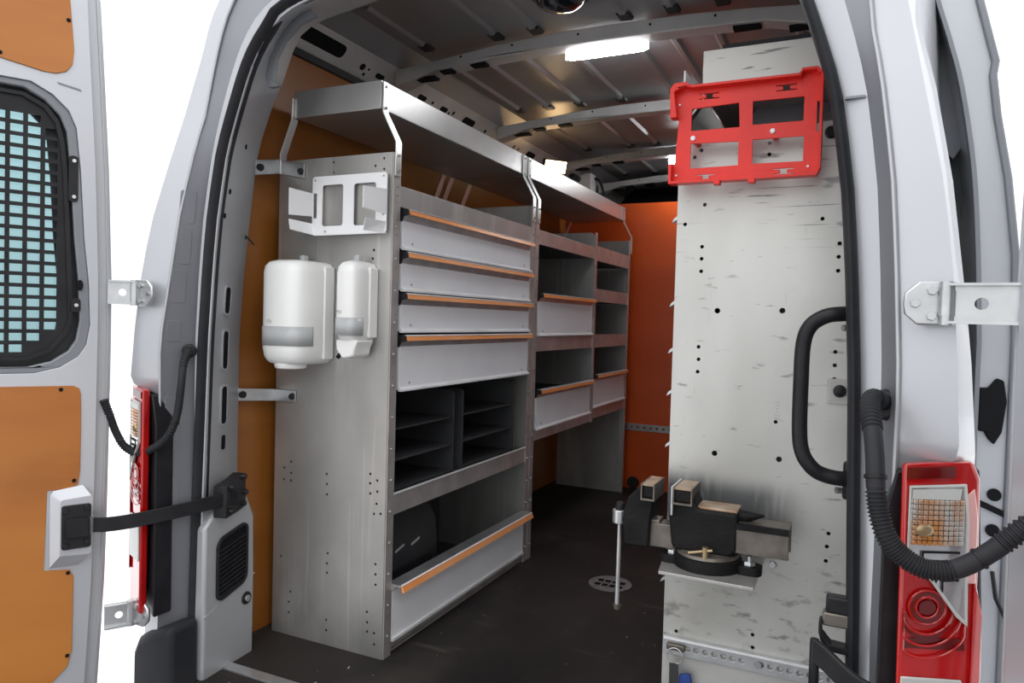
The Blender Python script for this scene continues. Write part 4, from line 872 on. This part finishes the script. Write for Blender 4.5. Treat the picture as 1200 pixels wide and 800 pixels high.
# slide bar
MB().box(-.40, -.345, yv-.022, yv+.022, .485, .538).build('slide', 'jaw', vs, bev=.002)
MB().yplate([(-.213, .503), (-.108, .503), (-.108, .565), (-.213, .565)], [], yv-.034, yv-.030).box(-.213, -.108, yv-.034, yv+.034, .562, .566).box(-.213, -.108, yv+.030, yv+.034, .503, .566).build('slide_tail', 'jaw', vs, bev=.001)
MB().box(-.213, -.108, yv-.037, yv-.030, .553, .566).build('tail_edge', 'iron', vs)
mj = [(-.455, .484), (-.458, .53), (-.457, .562), (-.447, .592), (-.428, .612), (-.410, .622), (-.391, .622), (-.391, .580), (-.396, .545), (-.398, .484)]
MB().yprism(mj, yv-.036, yv+.036).build('moving_jaw', 'iron', vs, bev=.008, seg=3)
MB().box(-.402, -.378, yv-.020, yv+.020, .488, .545).build('jaw_neck', 'jaw', vs, bev=.002)
for x0, x1, zt in ((-.412, -.3875, .628), (-.342, -.306, .628)):
    j = MB().box(x0, x1, yv-.045, yv+.042, .598, zt-.003).build('jaw_insert', 'iron', vs, bev=.002)
    MB().box(x0-.001, x1+.001, yv-.047, yv+.044, zt-.004, zt).build('insert_top', 'tan', j)
    MB().yplate([(x0-.003, .592), (x1+.003, .592), (x1+.003, .629), (x1, .629), (x1, .596), (x0, .596), (x0, .629), (x0-.003, .629)], [], yv-.050, yv+.044).build('soft_cap', 'jaw', j)
MB().box(-.348, -.344, yv-.05, yv+.044, .568, .630).build('cap_flange', 'steel', vs)
# screw, tommy bar
MB().cyl((-.458, yv, .535), (-.470, yv, .535), .017, n=16).build('screw_collar', 'iron', vs)
MB().cyl((-.474, yv-.004, .522), (-.474, yv-.004, .553), .0165, n=18).build('screw_head', 'steel', vs, bev=.002)
MB().cyl((-.4735, yv-.004, .56), (-.4745, yv-.004, .332), .0048, n=10).build('handle_bar', 'steel', vs)
MB().loft([[(-.4735+r*math.cos(2*math.pi*i/14), yv-.004+r*math.sin(2*math.pi*i/14), z) for i in range(14)] for r, z in ((.010, .553), (.0115, .560), (.010, .568), (.005, .572))]).build('handle_cap', 'black', vs)
MB().cyl((-.4745, yv-.004, .334), (-.4745, yv-.004, .322), .0085, .007, 12).build('handle_end', 'jaw', vs)
MB().cyl((-.270, yv-.058, .488), (-.270, yv-.058, .512), .007, n=10).build('lock_stud', 'brass', vs)
MB().cyl((-.255, yv-.060, .508), (-.305, yv-.060, .496), .0032, n=8).build('lock_lever', 'brass', vs)
# ------------------------------------------------------------------ floor drain
fd = thing('floor_drain', 'round slotted steel drain cover in the black floor', 'drain', (-.797, 2.603, 0))
hs = []
for i in range(4):
    for j in range(2):
        x = -.797-.042+i*.028; y = 2.603-.021+j*.042
        hs.append([(x-.0115, y-.018), (x+.0115, y-.018), (x+.0115, y+.018), (x-.0115, y+.018)])
for x, y in ((-.06, -.02), (-.065, .01), (.06, .02), (.065, -.01)): hs.append(circ(-.797+x, 2.603+y, .004, 6))
MB().zplate(circ(-.797, 2.603, .080, 40), hs, .001, .005).build('cover', 'drain', fd, bev=.0008)
MB().zprism(circ(-.797, 2.603, .072, 24), .0003, .0011).build('sump', 'hole', fd)
# ------------------------------------------------------------------ grab handle
gh = thing('grab_handle', 'black tubular grab handle on the right pillar', 'handle', (-.03, 1.43, .86))
pts = [(.02, 1.45, 1.008), (-.020, 1.43, 1.007), (-.050, 1.42, 1.002), (-.075, 1.42, .984), (-.086, 1.42, .950), (-.0875, 1.42, .88), (-.0865, 1.42, .79), (-.080, 1.42, .752), (-.064, 1.42, .728), (-.045, 1.425, .716), (-.015, 1.43, .711), (.02, 1.45, .711)]
MB().tube(smooth_path(pts, 6), .0135, 16).build('tube', 'black', gh)
for z in (1.006, .712):
    MB().box(-.012, .03, 1.435, 1.46, z-.04, z+.028).build('mount_foot', 'black', gh, bev=.005)
    MB().cyl((-.014, 1.44, z-.024), (-.022, 1.435, z-.024), .006, n=8).build('mount_bolt', 'steel', gh)
# latch striker
ls = thing('door_striker', 'black latch striker low on the right pillar seal', 'latch', (-.02, 1.39, .47))
MB().box(-.030, .02, 1.37, 1.395, .485, .515).build('upper_block', 'black', ls, bev=.004)
MB().box(-.034, .01, 1.37, 1.395, .462, .486).build('striker_plate', 'jaw', ls, bev=.003)
MB().yprism([(-.040, .470), (-.035, .472), (-.034, .448), (-.020, .432), (.01, .430), (.01, .418), (-.022, .420), (-.036, .436), (-.040, .45)], 1.365, 1.395).build('hook', 'black', ls, bev=.003)
# ------------------------------------------------------------------ key ring and blue tag
kr = thing('key_ring', 'steel ring with blue tag hanging on the lashing rail', 'ring', (-.35, 1.70, .18))
ps = [(-.356+.0185*math.cos(2*math.pi*i/28), 1.692, .203+.0185*math.sin(2*math.pi*i/28)) for i in range(29)]
MB().tube(ps, .0017, 8).build('ring', 'steel', kr)
MB().box(-.378, -.334, 1.697, 1.706, .212, .228).build('rail_stud', 'jaw', kr, bev=.004)
MB().ribbon([(-.357, 1.690, .186), (-.356, 1.688, .16), (-.355, 1.690, .08)], (1, 0, 0), .020, .006).build('grey_tag', 'darkgrey', kr)
MB().yprism([(-.345, .160), (-.320, .166), (-.316, .15), (-.318, .10), (-.345, .10)], 1.692, 1.704).build('blue_tag', 'blue', kr, bev=.003)
# ------------------------------------------------------------------ interior lamps
def led_bar(label, x0, x1, y, z, yaw=0):
    t = thing('ceiling_lamp', label, 'lamp', ((x0+x1)/2, y, z), 'white strip lamps under the roof beams')
    c = ((x0+x1)/2); w = (x1-x0)/2
    out = []
    for i in range(17):
        k = -1+2*i/16; out.append((c+w*k, -.019*(1-abs(k)**5)**.5*(.82+.18*abs(k))))
    poly = [(a, y+b) for a, b in out]+[(a, y-b) for a, b in out[::-1][1:-1]]
    MB().zprism(poly, z-.024, z).build('diffuser', 'led', t, bev=.005)
    MB().zprism([(c+(a-c)*.96, y+(b-y)*.6) for a, b in poly], z, z+.030).build('lamp_base', 'white', t)
    return t
led_bar('bright white strip lamp below the nearest roof beam', -.940, -.650, 2.36, 1.905)
led_bar('bright white strip lamp deep inside behind the red holder', -.975, -.675, 4.03, 1.893)
wl_ = thing('work_lamp', 'small warm square lamp above the far overhead tray', 'lamp', (-1.46, 3.55, 1.79))
Rm = Matrix.Translation((-1.46, 3.56, 1.79)) @ Matrix.Rotation(math.radians(-42), 4, 'Z') @ Matrix.Rotation(math.radians(20), 4, 'Y')
MB().box(-.03, -.004, -.065, .065, -.034, .034, Rm).build('housing', 'black', wl_, bev=.003)
MB().box(-.004, .008, -.058, .058, -.029, .029, Rm).build('lens', 'warm', wl_, bev=.002)
jb = thing('junction_box', 'small pale box with cables above the far tray', 'box', (-1.50, 4.15, 1.80))
MB().box(-1.53, -1.45, 4.10, 4.19, 1.75, 1.862).build('box_body', 'white', jb, bev=.006)
MB().tube(smooth_path([(-1.45, 4.16, 1.84), (-1.42, 4.17, 1.82), (-1.40, 4.18, 1.76), (-1.39, 4.17, 1.68)], 5), .008, 8).build('cable', 'black', jb)
MB().cyl((-1.53, 3.98, 1.83), (-1.53, 4.12, 1.83), .016, n=12).build('connector', 'black', jb)
for o in list(bpy.data.objects):
    if '_w' in o: del o['_w']
